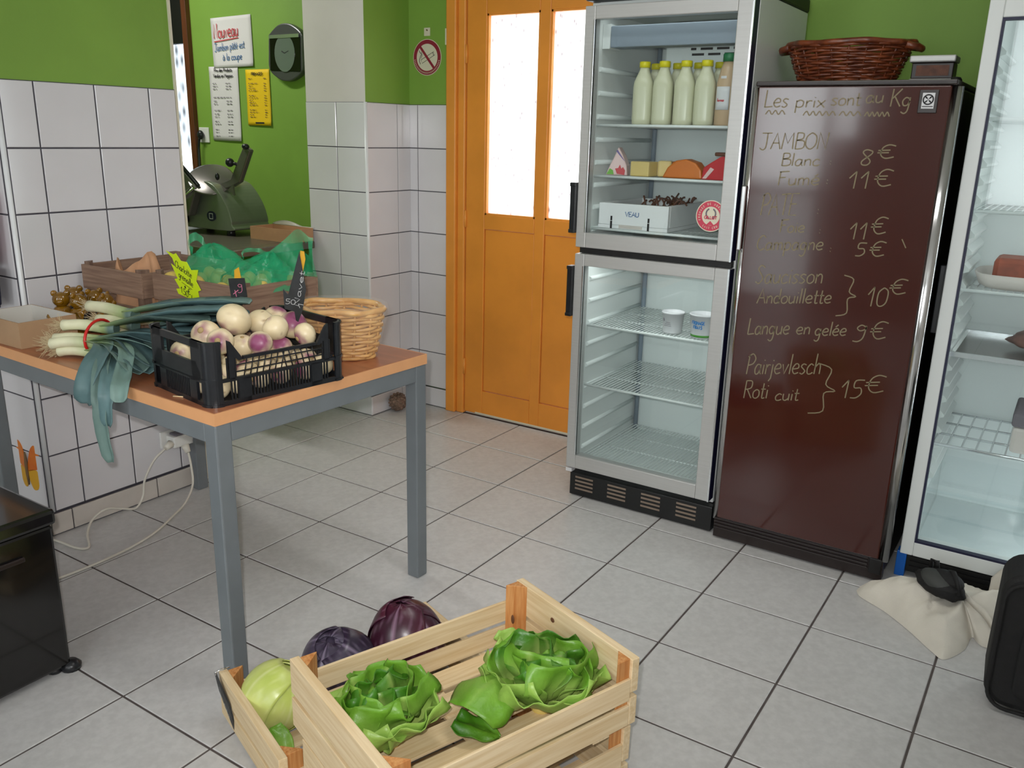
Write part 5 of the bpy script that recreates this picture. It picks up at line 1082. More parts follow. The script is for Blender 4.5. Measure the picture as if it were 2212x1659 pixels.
ob('plinth_corner', B(MX1 - 0.046, MX1 - 0.008, -0.279, -0.2725, 0.03, 0.082), 'black_plain', gm, bevel=0.002)
for x in (MX0 + 0.05, MX1 - 0.05):
    for y in (-0.20, 0.28): ob('foot', MB().tube([(x, y, 0), (x, y, 0.03)], 0.016, 10), 'black_plain', f2)
Xm = frame((0, MYF - 0.0008, 0), (1, 0, 0), (0, 0, 1))
TXT = [('Les', 0.92, 1.472, 0.077, 0.0, 0.05), ('prix', 1.016, 1.472, 0.091, 0.0, 0.04), ('sont', 1.121, 1.478, 0.085, 0.0, 0.04), ('au', 1.218, 1.485, 0.051, 0.001, 0.04), ('Kg', 1.285, 1.475, 0.058, 0.001, 0.048), ('JAMBON', 0.921, 1.347, 0.208, 0.006, 0.048), ('Blanc', 0.993, 1.299, 0.118, 0.005, 0.038), (':', 1.138, 1.308, 0.009, 0.0, 0.025), ('8', 1.224, 1.31, 0.036, 0.001, 0.044), ('€', 1.27, 1.331, 0.050, 0.002, 0.037), ('Fumé', 0.988, 1.24, 0.13, 0.007, 0.042), (':', 1.134, 1.25, 0.011, 0.001, 0.03), ('11', 1.197, 1.241, 0.066, 0.003, 0.05), ('€', 1.271, 1.252, 0.052, 0.002, 0.047), ('PATE', 0.943, 1.145, 0.116, 0.008, 0.066), (':', 1.118, 1.159, 0.01, 0.001, 0.035), ('Foie', 1.01, 1.096, 0.08, 0.006, 0.04), (':', 1.132, 1.101, 0.007, 0.001, 0.03), ('11', 1.219, 1.092, 0.057, 0.004, 0.05), ('€', 1.28, 1.113, 0.047, 0.004, 0.048), ('Campagne', 0.942, 1.034, 0.21, 0.019, 0.047), (':', 1.169, 1.048, 0.01, 0.001, 0.03), ('5', 1.245, 1.044, 0.032, 0.002, 0.04), ('€', 1.285, 1.047, 0.046, 0.004, 0.043), ('Saucisson', 0.95, 0.927, 0.213, 0.024, 0.058), ('Andouillette', 0.963, 0.863, 0.233, 0.029, 0.048), ('}', 1.214, 0.855, 0.06, 0.0, 0.128), ('10', 1.295, 0.895, 0.063, 0.008, 0.06), ('€', 1.356, 0.94, 0.05, 0.006, 0.044), ('Langue', 0.94, 0.756, 0.139, 0.02, 0.055), ('en', 1.098, 0.779, 0.046, 0.007, 0.045), ('gelée', 1.156, 0.783, 0.097, 0.014, 0.045), ('9', 1.274, 0.79, 0.038, 0.006, 0.046), ('€', 1.319, 0.797, 0.05, 0.007, 0.053), ('Pairjevlesch', 0.95, 0.621, 0.241, 0.042, 0.068), ('Roti', 0.949, 0.537, 0.084, 0.015, 0.062), ('cuit', 1.055, 0.549, 0.078, 0.015, 0.046), ('}', 1.167, 0.527, 0.088, 0.0, 0.17), ('15', 1.256, 0.595, 0.069, 0.013, 0.06), ('€', 1.326, 0.626, 0.06, 0.011, 0.055)]
mb = MB()
for s, x, z, wd, rise, h in TXT: write(mb, s, x, z, wd, h, 0.0036, Xm, rise=rise, slant=0.08)
for a, b, n, z in ((0.93, 0.99, 3, 1.457), (1.045, 1.140, 5, 1.455), (1.150, 1.212, 3, 1.455), (1.222, 1.290, 5, 1.454)):
    ribbon(mb, smooth([(a + (b - a) * i / (n * 2), z + 0.006 * (1 if i % 2 else -1)) for i in range(n * 2 + 1)], 5), 0.0034, Xm)
ribbon(mb, [(1.372, 1.105), (1.386, 1.080)], 0.003, Xm)
ob('handwriting', mb, 'chalk', dm, label='chalk pen price list lettering', kind='stuff')
lg = ob('badge', B(1.362, 1.412, MYF - 0.003, MYF, 1.458, 1.520), 'maroon_dark', dm, bevel=0.004, label='small square maker badge')
ob('badge_face', B(1.371, 1.403, MYF - 0.0042, MYF - 0.003, 1.470, 1.512), 'label_white', lg)
Xl = frame((1.387, MYF - 0.0046, 1.494), (1, 0, 0), (0, 0, 1))
mb = MB().ring(0.011, 0.0145, 0, 0.0004, 28, X=Xl)
for k in range(4): mb.add([(0, 0, 0.0004), (0.0075, 0.0022, 0.0004), (0.0145, 0, 0.0004), (0.0075, -0.0022, 0.0004)], [(0, 3, 2, 1)], X=Xl @ Matrix.Rotation(k * math.pi / 2 + math.pi / 4, 4, 'Z'))
mb.box(1.373, 1.401, MYF - 0.0048, MYF - 0.0044, 1.4745, 1.4765)
ob('emblem', mb, 'ink_black', lg)
# wicker basket and little scale on top of it
bd = basket('wicker_basket', 'dark brown oval wicker basket on top of the maroon refrigerator', (1.085, 0.020, 1.5485), 0.140, 0.085, 0.190, 0.125, 0.130, 15, 22, 'wicker_dark', 0.0050, flare=0.9, rim=2.0)
for s in (-1, 1): ob('handle', MB().tube([(s * 0.175, -0.05, 0.118), (s * 0.208, -0.03, 0.112), (s * 0.215, 0.0, 0.108), (s * 0.208, 0.03, 0.112), (s * 0.175, 0.05, 0.118)], 0.011, 10), 'wicker_dark', bd, world=False)
sc_ = root('kitchen_scale', (1.345, -0.03, 1.548), 'small grey metal box device at the right end of the maroon refrigerator', 'device')
ob('base', B(1.290, 1.412, -0.07, 0.03, 1.5485, 1.563), 'alu', sc_, bevel=0.003)
ob('body', B(1.292, 1.408, -0.055, 0.02, 1.5635, 1.610), 'maroon_dark', sc_, bevel=0.003)
ob('screen', B(1.305, 1.396, -0.0565, -0.0545, 1.572, 1.602), 'meat_dark', sc_)
ob('top', B(1.284, 1.412, -0.065, 0.03, 1.6105, 1.630), 'alu', sc_, bevel=0.004)
ob('knob', MB().lathe([(0.016, 0), (0.017, 0.008), (0.012, 0.016), (0, 0.018)], 14, X=Matrix.Translation((1.425, -0.10, 1.548))), 'black_plain', label='small black knob on the maroon refrigerator corner', cat='knob')

# ------------------------------------------------------------------ right glass door refrigerator
f3 = root('glass_refrigerator', (1.80, 0.10, 0), 'white glass door refrigerator cut off at the right edge', 'refrigerator')
EX0, EX1, EYF, EYB = 1.492, 2.085, -0.150, 0.325; DF3 = -0.200
ob('cabinet_side', B(EX0, EX0 + 0.03, EYF, EYB, 0.10, 1.86), 'black_plain', f3, bevel=0.003); ob('cabinet_side', B(EX1 - 0.03, EX1, EYF, EYB, 0.10, 1.86), 'fridge_white', f3, bevel=0.003)
ob('liner', B(EX0 + 0.03, EX0 + 0.033, EYF, EYB - 0.03, 0.13, 1.83), 'fridge_inner', f3)
ob('back_panel', B(EX0 + 0.03, EX1 - 0.03, EYB - 0.03, EYB, 0.10, 1.86), 'fridge_inner', f3)
ob('ceiling_panel', B(EX0 + 0.033, EX1 - 0.03, EYF, EYB - 0.03, 1.83, 1.86), 'fridge_inner', f3)
ob('floor_panel', B(EX0 + 0.033, EX1 - 0.03, EYF, EYB - 0.03, 0.10, 0.13), 'fridge_inner', f3)
d3 = ob('door', B(EX0, EX0 + 0.038, DF3, EYF - 0.004, 0.090, 1.85), 'fridge_white', f3, bevel=0.003, label='white framed glass door')
ob('frame_bar', B(EX1 - 0.045, EX1, DF3, EYF - 0.004, 0.090, 1.85), 'fridge_white', d3, bevel=0.003); ob('frame_bar', B(EX0 + 0.038, EX1 - 0.045, DF3, EYF - 0.004, 0.090, 0.138), 'fridge_white', d3, bevel=0.003); ob('frame_bar', B(EX0 + 0.038, EX1 - 0.045, DF3, EYF - 0.004, 1.71, 1.85), 'fridge_white', d3, bevel=0.003)
ob('gasket', B(EX0 + 0.038, EX0 + 0.044, DF3 - 0.001, DF3 + 0.02, 0.138, 1.71).box(EX0 + 0.044, EX1 - 0.045, DF3 - 0.001, DF3 + 0.02, 0.138, 0.145).box(EX0 + 0.044, EX1 - 0.045, DF3 - 0.001, DF3 + 0.02, 1.703, 1.71), 'gasket_navy', d3)
ob('glass_pane', B(EX0 + 0.044, EX1 - 0.045, DF3 + 0.010, DF3 + 0.014, 0.145, 1.703), 'glass_tint', d3)
ob('handle', B(EX0 - 0.016, EX0 - 0.0005, DF3 - 0.006, DF3 + 0.03, 0.825, 1.030), 'black_plastic', d3, bevel=0.003)
ob('plinth', B(EX0 + 0.02, EX1 - 0.02, DF3 + 0.03, EYF + 0.1, 0.02, 0.085), 'grille_black', f3)
for z in (0.035, 0.052, 0.069): ob('plinth_slat', B(EX0 + 0.03, EX1 - 0.03, DF3 + 0.024, DF3 + 0.0295, z, z + 0.008), 'black_plain', f3)
ob('foot_post', B(EX0 - 0.010, EX0 + 0.020, DF3 + 0.02, DF3 + 0.06, 0.0, 0.089), 'blue_film', f3, bevel=0.002, label='blue wrapped foot')
ob('foot', MB().tube([(EX1 - 0.05, 0.2, 0), (EX1 - 0.05, 0.2, 0.10)], 0.016, 10), 'black_plain', f3); ob('foot', MB().tube([(EX1 - 0.05, -0.1, 0), (EX1 - 0.05, -0.1, 0.10)], 0.016, 10), 'black_plain', f3)
TX0, TX1, TY0, TY1 = EX0 + 0.036, EX1 - 0.034, -0.120, 0.285
for i in range(26):
    z = 0.32 + 0.052 * i
    ob('support_tooth', MB().prism([(0, 0), (0.016, 0.006), (0.016, 0.014), (0, 0.030)], -0.27, 0.10, X=frame((EX0 + 0.0335, 0, z), (1, 0, 0), (0, 0, 1)) @ Matrix.Translation((0, 0, -0.02))), 'fridge_inner', f3)
for z in (1.448, 1.187, 0.952): wire_shelf(f3, TX0, TX1, TY0, TY1, z, 26)
wire_shelf(f3, TX0, TX1, TY0, TY1, 0.455, 13, m='alu_bright', r=0.0028)
ty = root('steel_tray', (1.78, 0.08, 0.75), 'dark steel tray with brown meat in the right refrigerator', 'tray')
ob('pan', B(TX0 + 0.004, TX1 - 0.004, TY0, TY1, 0.744, 0.748), 'slicer_plate', ty); 
for b in ((TX0, TX1, TY0 - 0.006, TY0 + 0.002), (TX0, TX1, TY1 - 0.002, TY1 + 0.006), (TX0, TX0 + 0.006, TY0, TY1), (TX1 - 0.006, TX1, TY0, TY1)): ob('rim', B(*b, 0.744, 0.760), 'alu_bright', ty, bevel=0.001)
ob('meat_piece', MB().ell((1.80, 0.10, 0.785), (0.13, 0.09, 0.036), 24, 14, fn=lambda d: 1 + 0.2 * nz(d.x * 2, d.y * 2, d.z * 2 + 3)), 'meat_brown', label='brown joint of meat lying on the dark steel tray', cat='meat')
dish = root('meat_dish', (1.68, 0.05, 0.956), 'pale dish with a reddish meat terrine in the right refrigerator', 'dish')
ob('dish_body', MB().lathe([(0.0, 0.0), (0.115, 0.0), (0.135, 0.01), (0.150, 0.045), (0.144, 0.045), (0.128, 0.012), (0.0, 0.010)], 32, X=Matrix.Translation((1.70, 0.045, 0.9545)) @ Matrix.Diagonal((1, 0.9, 1, 1)), sq=4), 'tray_white', dish)
ob('terrine', B(1.60, 1.72, -0.02, 0.12, 0.9660, 1.045), 'meat_red', dish, bevel=0.014)
cb = root('storage_tub', (1.80, -0.02, 0.458), 'grey lidded plastic tub standing on the lower right wire shelf', 'tub')
ob('tub', B(1.735, 1.93, -0.09, 0.12, 0.4600, 0.545), 'tray_white', cb, bevel=0.012); ob('lid', B(1.730, 1.935, -0.095, 0.125, 0.5455, 0.590), 'ink_grey', cb, bevel=0.008)
dwr = root('crisper_drawer', (1.79, 0.05, 0.13), 'clear plastic drawer at the bottom of the right refrigerator', 'drawer')
def sheet_quad(p, q, r_): return MB().add([p, q, tuple(q[i] + r_[i] - p[i] for i in range(3)), r_], [(0, 1, 2, 3)])
wa, wb2 = TX0 + 0.004, TX1 - 0.044
for p, q in (((wa, -0.123, 0.1325), (wb2, -0.123, 0.1325)), ((wa, -0.123, 0.1325), (wa, 0.26, 0.1325)), ((wb2, -0.123, 0.1325), (wb2, 0.26, 0.1325)), ((wa, 0.26, 0.1325), (wb2, 0.26, 0.1325))):
    ob('drawer_wall', sheet_quad(p, q, (p[0], p[1], 0.300)), 'clear_plastic', dwr)
ob('drawer_floor', sheet_quad((wa, -0.123, 0.134), (wb2, -0.123, 0.134), (wa, 0.26, 0.134)), 'clear_plastic', dwr)
ob('drawer_lip', MB().tube([(TX0 + 0.004, -0.126, 0.300), (TX1 - 0.044, -0.126, 0.300)], 0.006, 8).tube([(TX0 + 0.004, -0.126, 0.215), (TX1 - 0.044, -0.126, 0.215)], 0.004, 8), 'clear_plastic', dwr)
ob('drawer_cover', sheet_quad((wa, -0.12, 0.320), (wb2, -0.12, 0.320), (wa, 0.27, 0.320)), 'clear_plastic', f3)

# ------------------------------------------------------------------ kitchen beyond the passage
ctp = root('work_counter', (-1.85, -0.12, 0), 'steel topped work counter in the kitchen under the slicer', 'counter')
CZ = 0.842
ob('worktop', B(-2.75, -1.42, -0.50, 0.335, CZ - 0.035, CZ).box(-1.42, -1.36, -0.50, 0.018, CZ - 0.035, CZ), 'steel_top', ctp, bevel=0.004)
for x, y in ((-2.70, -0.46), (-2.70, 0.29), (-1.50, -0.46), (-1.50, 0.29)): ob('leg', B(x, x + 0.04, y, y + 0.04, 0, CZ - 0.035), 'steel_paint', ctp)
ob('backsplash', MB().box(-1.41, -1.40, 0.0, 0.02, CZ, CZ + 0.004), 'black_plain', ctp)
sr = root('meat_slicer', (-2.0, -0.08, CZ), 'grey electric meat slicer with steel blade guard on the counter', 'slicer')
Xv = frame((0, 0.10, 0), (1, 0, 0), (0, 0, 1))     # profile in the x-z plane, extruded towards the viewer
def V(*p): return list(p)
body = smooth([(-2.26, 0.868), (-1.80, 0.868), (-1.782, 0.90), (-1.785, 0.935), (-1.815, 1.00), (-1.87, 1.065), (-1.925, 1.10), (-2.00, 1.10), (-2.12, 1.02), (-2.26, 0.96)], 4)
ob('housing', MB().prism(body, 0.0, 0.24, X=Xv, sm=False), 'slicer_body', sr, bevel=0.02, seg=3)
ob('blade_guard', MB().prism([(-2.30, 1.285), (-2.225, 1.275), (-1.975, 1.085), (-2.02, 1.00), (-2.30, 1.00)][::-1], 0.0, 0.02, X=Xv @ Matrix.Translation((0, 0, 0.27))), 'slicer_plate', sr, bevel=0.004)
ob('guard_rim', MB().tube([(-2.300, -0.18, 1.292), (-2.222, -0.18, 1.282), (-1.965, -0.18, 1.086)], 0.010, 8), 'black_plastic', sr)
ob('blade', MB().lathe([(0.0, -0.004), (0.11, -0.004), (0.118, 0.0), (0.11, 0.004), (0.0, 0.006)], 36, X=TR(-1.965, -0.10, 1.115, 0.45, 0.5, 0) @ Matrix.Diagonal((1, 1, 1, 1))), 'slicer_plate', sr)
ob('carriage', MB().prism([(-2.24, 0.93), (-2.04, 0.93), (-1.965, 1.075), (-1.99, 1.095), (-2.10, 1.03), (-2.26, 0.965)], 0.0, 0.05, X=Xv @ Matrix.Translation((0, 0, 0.25))), 'slicer_plate', sr, bevel=0.008)
ob('carriage_lip', MB().tube([(-2.25, -0.21, 0.965), (-2.10, -0.21, 1.00), (-1.965, -0.21, 1.075)], 0.006, 8), 'chrome', sr)
ob('arm', MB().prism([(-1.985, 1.075), (-1.83, 1.125), (-1.715, 1.290), (-1.672, 1.268), (-1.765, 1.11), (-1.82, 1.085), (-1.97, 1.045)][::-1], 0.0, 0.03, X=Xv @ Matrix.Translation((0, 0, 0.16))), 'slicer_plate', sr, bevel=0.006)
ob('arm_grip', MB().ell((-1.812, -0.10, 1.205), (0.022, 0.022, 0.022), 16, 10).tube([(-1.812, -0.10, 1.205), (-1.765, -0.08, 1.195)], 0.008, 8), 'black_plastic', sr); ob('arm_tip', MB().ell((-1.700, -0.09, 1.285), (0.020, 0.018, 0.014), 14, 8), 'black_plastic', sr)
ob('guard_knob', MB().ell((-1.865, -0.14, 1.135), (0.010, 0.012, 0.018), 12, 8), 'black_plastic', sr); ob('push_tab', MB().prism([(-1.83, 1.07), (-1.79, 1.095), (-1.785, 1.045)], 0, 0.01, X=Xv @ Matrix.Translation((0, 0, 0.20))), 'slicer_plate', sr)
for x, y in ((-1.825, -0.11), (-1.825, 0.07), (-2.22, -0.11), (-2.22, 0.07)): ob('foot', MB().tube([(x, y, CZ), (x, y, 0.872)], 0.022, 12), 'black_plastic', sr)
ob('dial_knob', MB().tube([(-2.13, -0.142, 0.905), (-2.13, -0.175, 0.905)], 0.018, 14), 'black_plastic', sr)
bdg = ob('badge', MB().ring(0.0, 0.034, 0, 0.003, 24, X=frame((-1.93, -0.141, 0.935), (1, 0, 0), (0, 0, 0.6)) @ Matrix.Diagonal((1, 0.75, 1, 1))), 'gasket_navy', sr)
Xb = frame((-1.93, -0.1445, 0.935), (1, 0, 0), (0, 0, 1)); mb = MB(); ribbon(mb, [(-0.013, -0.013), (0.013, -0.013), (0.013, 0.013), (-0.013, 0.013), (-0.013, -0.013)], 0.004, Xb)
ob('badge_mark', mb, 'label_white', bdg)
kb = root('cardboard_box', (-1.48, -0.08, CZ), 'open brown cardboard box on the kitchen counter beside the pillar', 'box')
kx0, kx1, ky0, ky1, kz = -1.655, -1.365, -0.130, 0.015, 0.905
ob('bottom', B(kx0, kx1, ky0, ky1, CZ + 0.0005, CZ + 0.004), 'cardboard', kb)
for b in ((kx0, kx1, ky0, ky0 + 0.004), (kx0, kx1, ky1 - 0.004, ky1), (kx0, kx0 + 0.004, ky0 + 0.004, ky1 - 0.004), (kx1 - 0.004, kx1, ky0 + 0.004, ky1 - 0.004)): ob('side', B(*b, CZ + 0.004, kz), 'paper_brown', kb)
ob('flap', MB().grid(lambda u, v: (kx0 + (kx1 - kx0) * u, ky1 + 0.01 * v, kz + 0.022 * v * math.sin(math.pi * min(1, u * 1.3 + 0.1)) + 0.001), 14, 3), 'tile_skirt', kb, solid=0.003)
# notices on the green wall
def sheet(name, label, cat, P, w_, h_, m, tilt, warp=0.0015):
    r = root(name, (P[0], DY, P[1]), label, cat); X = frame((P[0], DY - 0.0045, P[1]), (math.cos(tilt), 0, math.sin(tilt)), (-math.sin(tilt), 0, math.cos(tilt)))
    ob('paper', MB().grid(lambda u, v: (w_ * u, h_ * v, warp * nz(u * 2 + P[0], v * 2, 0.3) + (0.006 * (1 - v) ** 6 * u)), 10, 14, X=X), m, r, solid=0.0006)
    return r, X @ Matrix.Translation((0, 0, 0.0048))
s1, X1 = sheet('notice', 'white sheet headed Nouveau in red handwriting on the kitchen wall', 'notice', (-2.430, 1.690), 0.330, 0.262, 'paper_white', 0.02)
mb = MB(); write(mb, 'Nouveau', 0.022, 0.155, 0.205, 0.075, 0.006, X1, rise=0.005); ribbon(mb, [(0.022, 0.138), (0.225, 0.150)], 0.005, X1)
ob('heading', mb, 'ink_red', s1, kind='stuff')
mb = MB(); write(mb, 'Jambon pâté est', 0.022, 0.088, 0.25, 0.040, 0.004, X1, rise=0.008); write(mb, 'à la coupe', 0.085, 0.038, 0.16, 0.038, 0.004, X1)
ob('handwriting', mb, 'ink_blue', s1, kind='stuff')
def bars(X, rows, w0, wd, seed, th=0.0045):
    mb = MB(); rnd = random.Random(seed)
    for y, segs in rows:
        for a, b in segs:
            x = a
            while x < b:
                l = rnd.uniform(0.010, 0.026); ribbon(mb, [(x, y), (min(b, x + l), y)], th * rnd.uniform(0.7, 1.0), X); x += l + 0.006
    return mb
s2, X2 = sheet('price_list', 'long white printed price list below the Nouveau sheet', 'notice', (-2.478, 1.300), 0.245, 0.400, 'paper_white', 0.0)
mb = MB(); write(mb, 'Prix des Produits', 0.050, 0.372, 0.15, 0.018, 0.0036, X2); write(mb, 'Vendus en Magasin', 0.040, 0.342, 0.165, 0.018, 0.0036, X2)
ob('heading', mb, 'ink_black', s2, kind='stuff')
ob('printed_lines', bars(X2, [(y, [(0.030, 0.030 + l), (0.14, 0.185)]) for y, l in ((0.31, 0.03), (0.295, 0.04), (0.28, 0.035), (0.235, 0.11), (0.215, 0.03), (0.20, 0.03), (0.165, 0.06), (0.145, 0.04), (0.13, 0.04), (0.105, 0.035), (0.09, 0.05), (0.06, 0.03), (0.045, 0.03), (0.025, 0.035))], 0, 0, 3), 'ink_grey', s2, kind='stuff')
s3, X3 = sheet('price_list', 'yellow printed price list right of the white one', 'notice', (-2.172, 1.387), 0.190, 0.292, 'paper_yellow', 0.0)
mb = MB(); write(mb, 'FROMAGES', 0.050, 0.262, 0.09, 0.014, 0.0034, X3); ribbon(mb, [(0.065, 0.014), (0.135, 0.014)], 0.008, X3)
ob('heading', mb, 'ink_black', s3, kind='stuff')
ob('printed_lines', bars(X3, [(0.245 - 0.0125 * i, [(0.024, 0.055 + 0.02 * ((i * 7) % 3)), (0.145, 0.165)]) for i in range(17) if i not in (1, 6, 12)], 0, 0, 5, 0.004), 'stalk_brown', s3, kind='stuff')
# wall clock
ck = root('wall_clock', (-1.82, DY, 1.75), 'dark framed wall clock with oval face, half hidden by the pillar', 'clock')
Xc = frame((-1.815, DY - 0.003, 1.755), (1, 0, 0), (0, 0, 1)) @ Matrix.Rotation(-0.04, 4, 'Z')
fr = smooth([(-0.125, 0.085), (-0.06, 0.130), (0.0, 0.142), (0.06, 0.130), (0.125, 0.085), (0.128, 0.0), (0.125, -0.085), (0.06, -0.130), (0.0, -0.142), (-0.06, -0.130), (-0.125, -0.085), (-0.128, 0.0), (-0.125, 0.085)], 4)[:-1]
ob('case', MB().prism(fr, 0.0, 0.035, X=Xc), 'clock_frame', ck, bevel=0.006)
ob('glass', MB().prism([(-0.112, -0.092), (0.112, -0.092), (0.112, 0.075), (-0.112, 0.075)], 0.0352, 0.039, X=Xc), 'black_gloss', ck, bevel=0.002)
ob('dial', MB().ring(0.0, 1.0, 0.0, 0.001, 36, X=Xc @ Matrix.Translation((0, -0.004, 0.0395)) @ Matrix.Diagonal((0.075, 0.092, 1, 1))), 'dial', ck)
mb = MB(); ribbon(mb, [(0.0, 0.0), (-0.022, 0.010)], 0.005, Xc @ Matrix.Translation((0, -0.004, 0.0412))); ribbon(mb, [(0.0, 0.0), (0.030, 0.012)], 0.004, Xc @ Matrix.Translation((0, -0.004, 0.0412)))
ob('hands', mb, 'ink_black', ck)
ob('reflection_bar', B(-1.925, -1.705, DY - 0.0465, DY - 0.0425, 1.825, 1.842), 'alu_bright', ck)  # bright bar imitating a light reflection across the top of the clock
# socket with plug and cord in the kitchen
ks = root('wall_socket', (-2.56, DY, 1.32), 'white wall socket with a black plug in the kitchen', 'socket')
ob('plate', B(-2.60, -2.515, DY - 0.008, DY - 0.0005, 1.285, 1.37), 'socket_white', ks, bevel=0.003)
ob('plug', MB().ell((-2.565, DY - 0.026, 1.328), (0.021, 0.018, 0.026), 14, 10), 'black_plastic', ks)
ob('cord', MB().tube(smooth([(-2.572, DY - 0.03, 1.31), (-2.585, DY - 0.03, 1.25), (-2.582, DY - 0.035, 1.15), (-2.57, DY - 0.05, 1.0), (-2.50, DY - 0.06, 0.86)], 6), 0.007, 8), 'black_plastic', ks)
# no smoking sign
ns = root('no_smoking_sign', (-0.908, DY + 0.008, 1.71), 'round red no smoking sign on the green wall beside the door', 'sign')
SY = DY + 0.0072; Xn = frame((-0.908, SY, 1.712), (1, 0, 0), (0, 0, 1))
ob('plate', MB().ring(0.0, 0.086, 0.0, 0.0015, 44, X=Xn @ Matrix.Diagonal((0.98, 0.94, 1, 1))), 'sign_cream', ns)
ob('red_ring', MB().ring(0.064, 0.083, 0.0016, 0.0022, 44, X=Xn @ Matrix.Diagonal((0.98, 0.94, 1, 1))), 'sign_red', ns)
ob('cigarette', (lambda m: (ribbon(m, [(-0.036, -0.010), (0.040, 0.024), (0.046, 0.010), (-0.030, -0.026), (-0.036, -0.010)], 0.0022, Xn @ Matrix.Translation((0, 0, 0.002))), ribbon(m, [(0.034, 0.021), (0.040, 0.007)], 0.003, Xn @ Matrix.Translation((0, 0, 0.002))), ribbon(m, smooth([(-0.040, -0.030), (-0.046, -0.014), (-0.040, 0.004), (-0.034, 0.014), (-0.044, 0.024), (-0.046, 0.032)], 4), 0.003, Xn @ Matrix.Translation((0, 0, 0.002))), ribbon(m, smooth([(-0.036, -0.004), (-0.030, 0.012), (-0.036, 0.026)], 4), 0.0022, Xn @ Matrix.Translation((0, 0, 0.002))), m)[-1])(MB()), 'ink_black', ns)
ob('slash', MB().box(-0.066, 0.066, -0.006, 0.006, 0.0024, 0.003, X=Xn @ Matrix.Rotation(-0.86, 4, 'Z')), 'sign_red', ns)
mb = MB(); s = 'LOI DU 10 JANVIER 1991'.replace('V', 'V'); n = 26
for i in range(n):
    a = math.radians(188 + 164 * i / n); ribbon(mb, [(0.070 * math.cos(a), 0.066 * math.sin(a)), (0.077 * math.cos(a + 0.03), 0.073 * math.sin(a + 0.03))], 0.003, Xn @ Matrix.Translation((0, 0, 0.0026)))
ob('small_print', mb, 'sign_cream', ns, kind='stuff')
hk = root('wall_hook', (-0.908, DY, 1.83), 'tiny pale adhesive hook above the no smoking sign', 'hook')
ob('pad', B(-0.925, -0.890, SY - 0.003, SY + 0.0005, 1.806, 1.842), 'sign_cream', hk, bevel=0.001); ob('pin', MB().tube([(-0.905, SY - 0.003, 1.830), (-0.905, SY - 0.010, 1.832)], 0.003, 6), 'stalk_brown', hk)

# ------------------------------------------------------------------ socket and cables under the table
so = root('wall_socket', (WX, -1.13, 0.22), 'white double socket with two plugs low on the tiled wall', 'socket')
ob('plate', B(WX + 0.0005, WX + 0.012, -1.185, -1.085, 0.19, 0.255), 'socket_white', so, bevel=0.003)
ob('adapter', B(WX + 0.012, WX + 0.062, -1.165, -1.060, 0.195, 0.240), 'socket_white', so, bevel=0.006)
ob('adapter_top', B(WX + 0.016, WX + 0.058, -1.150, -1.075, 0.2405, 0.248), 'ink_grey', so, bevel=0.002)
p1 = ob('plug', MB().tube([(WX + 0.045, -1.166, 0.215), (WX + 0.050, -1.195, 0.205)], [0.016, 0.010], 12), 'cable_white', so)
p2 = ob('plug', MB().tube([(WX + 0.063, -1.120, 0.200), (WX + 0.078, -1.118, 0.172)], [0.016, 0.010], 12), 'cable_white', so)
ob('power_cable', MB().tube(smooth([(WX + 0.050, -1.197, 0.204), (WX + 0.045, -1.245, 0.17), (WX + 0.030, -1.280, 0.10), (WX + 0.028, -1.292, 0.04), (WX + 0.035, -1.330, 0.006), (WX + 0.030, -1.38, 0.020), (WX + 0.028, -1.44, 0.040), (WX + 0.036, -1.500, 0.024), (WX + 0.09, -1.555, 0.006), (WX + 0.185, -1.608, 0.005), (WX + 0.16, -1.635, 0.005), (WX + 0.06, -1.645, 0.006), (WX - 0.04, -1.665, 0.006)], 7), 0.0042, 8), 'cable_white', label='white cable curling along the skirting below the socket', cat='cable')
ob('power_cable', MB().tube(smooth([(WX + 0.078, -1.118, 0.171), (WX + 0.085, -1.116, 0.12), (WX + 0.105, -1.13, 0.05), (WX + 0.15, -1.20, 0.012), (WX + 0.20, -1.29, 0.005), (WX + 0.265, -1.41, 0.005), (WX + 0.300, -1.53, 0.005), (WX + 0.312, -1.66, 0.005), (WX + 0.306, -1.79, 0.005), (WX + 0.29, -1.95, 0.005)], 7), 0.0042, 8), 'cable_white', label='white cable running across the floor towards the black box', cat='cable')
# brown knobbly thing at the pillar foot
kn = root('pine_cone', (-0.957, 0.160, 0), 'brown pine cone lying at the foot of the pillar', 'pine cone')
mb = MB().ell((-0.957, 0.160, 0.046), (0.040, 0.044, 0.044), 18, 12)
for i in range(60):
    t = (i + 0.5) / 60; a = i * 2.4; th = math.acos(1 - 2 * t); d = Vector((math.sin(th) * math.cos(a), math.sin(th) * math.sin(a), math.cos(th)))
    mb.ell((-0.957 + 0.040 * d.x, 0.160 + 0.044 * d.y, 0.050 + 0.042 * d.z), (0.009, 0.009, 0.007), 6, 4)
ob('scales', mb, 'cone_brown', kn)

# ------------------------------------------------------------------ black box, pumpkin and scarf at the left edge
bb = root('black_freezer', (-0.45, -2.25, 0), 'low glossy black freezer box at the lower left edge', 'freezer')
ob('cabinet', B(-0.72, -0.206, -2.50, -2.020, 0.016, 0.415), 'black_gloss', bb, bevel=0.008)
ob('lid', B(-0.725, -0.198, -2.505, -2.012, 0.4165, 0.458), 'black_gloss', bb, bevel=0.010)
ob('handle_strip', B(-0.2055, -0.196, -2.42, -2.10, 0.350, 0.362), 'maroon_dark', bb, bevel=0.003)
for x, y in ((-0.235, -2.05), (-0.235, -2.46), (-0.69, -2.05), (-0.69, -2.46)): ob('foot', MB().lathe([(0.018, 0), (0.020, 0.006), (0.014, 0.016)], 14, c0=(x, y)), 'black_plastic', bb)
ob('corner_foot', MB().lathe([(0.024, 0.0), (0.026, 0.012), (0.015, 0.024), (0, 0.026)], 14, c0=(-0.214, -2.018)), 'black_plastic', bb)
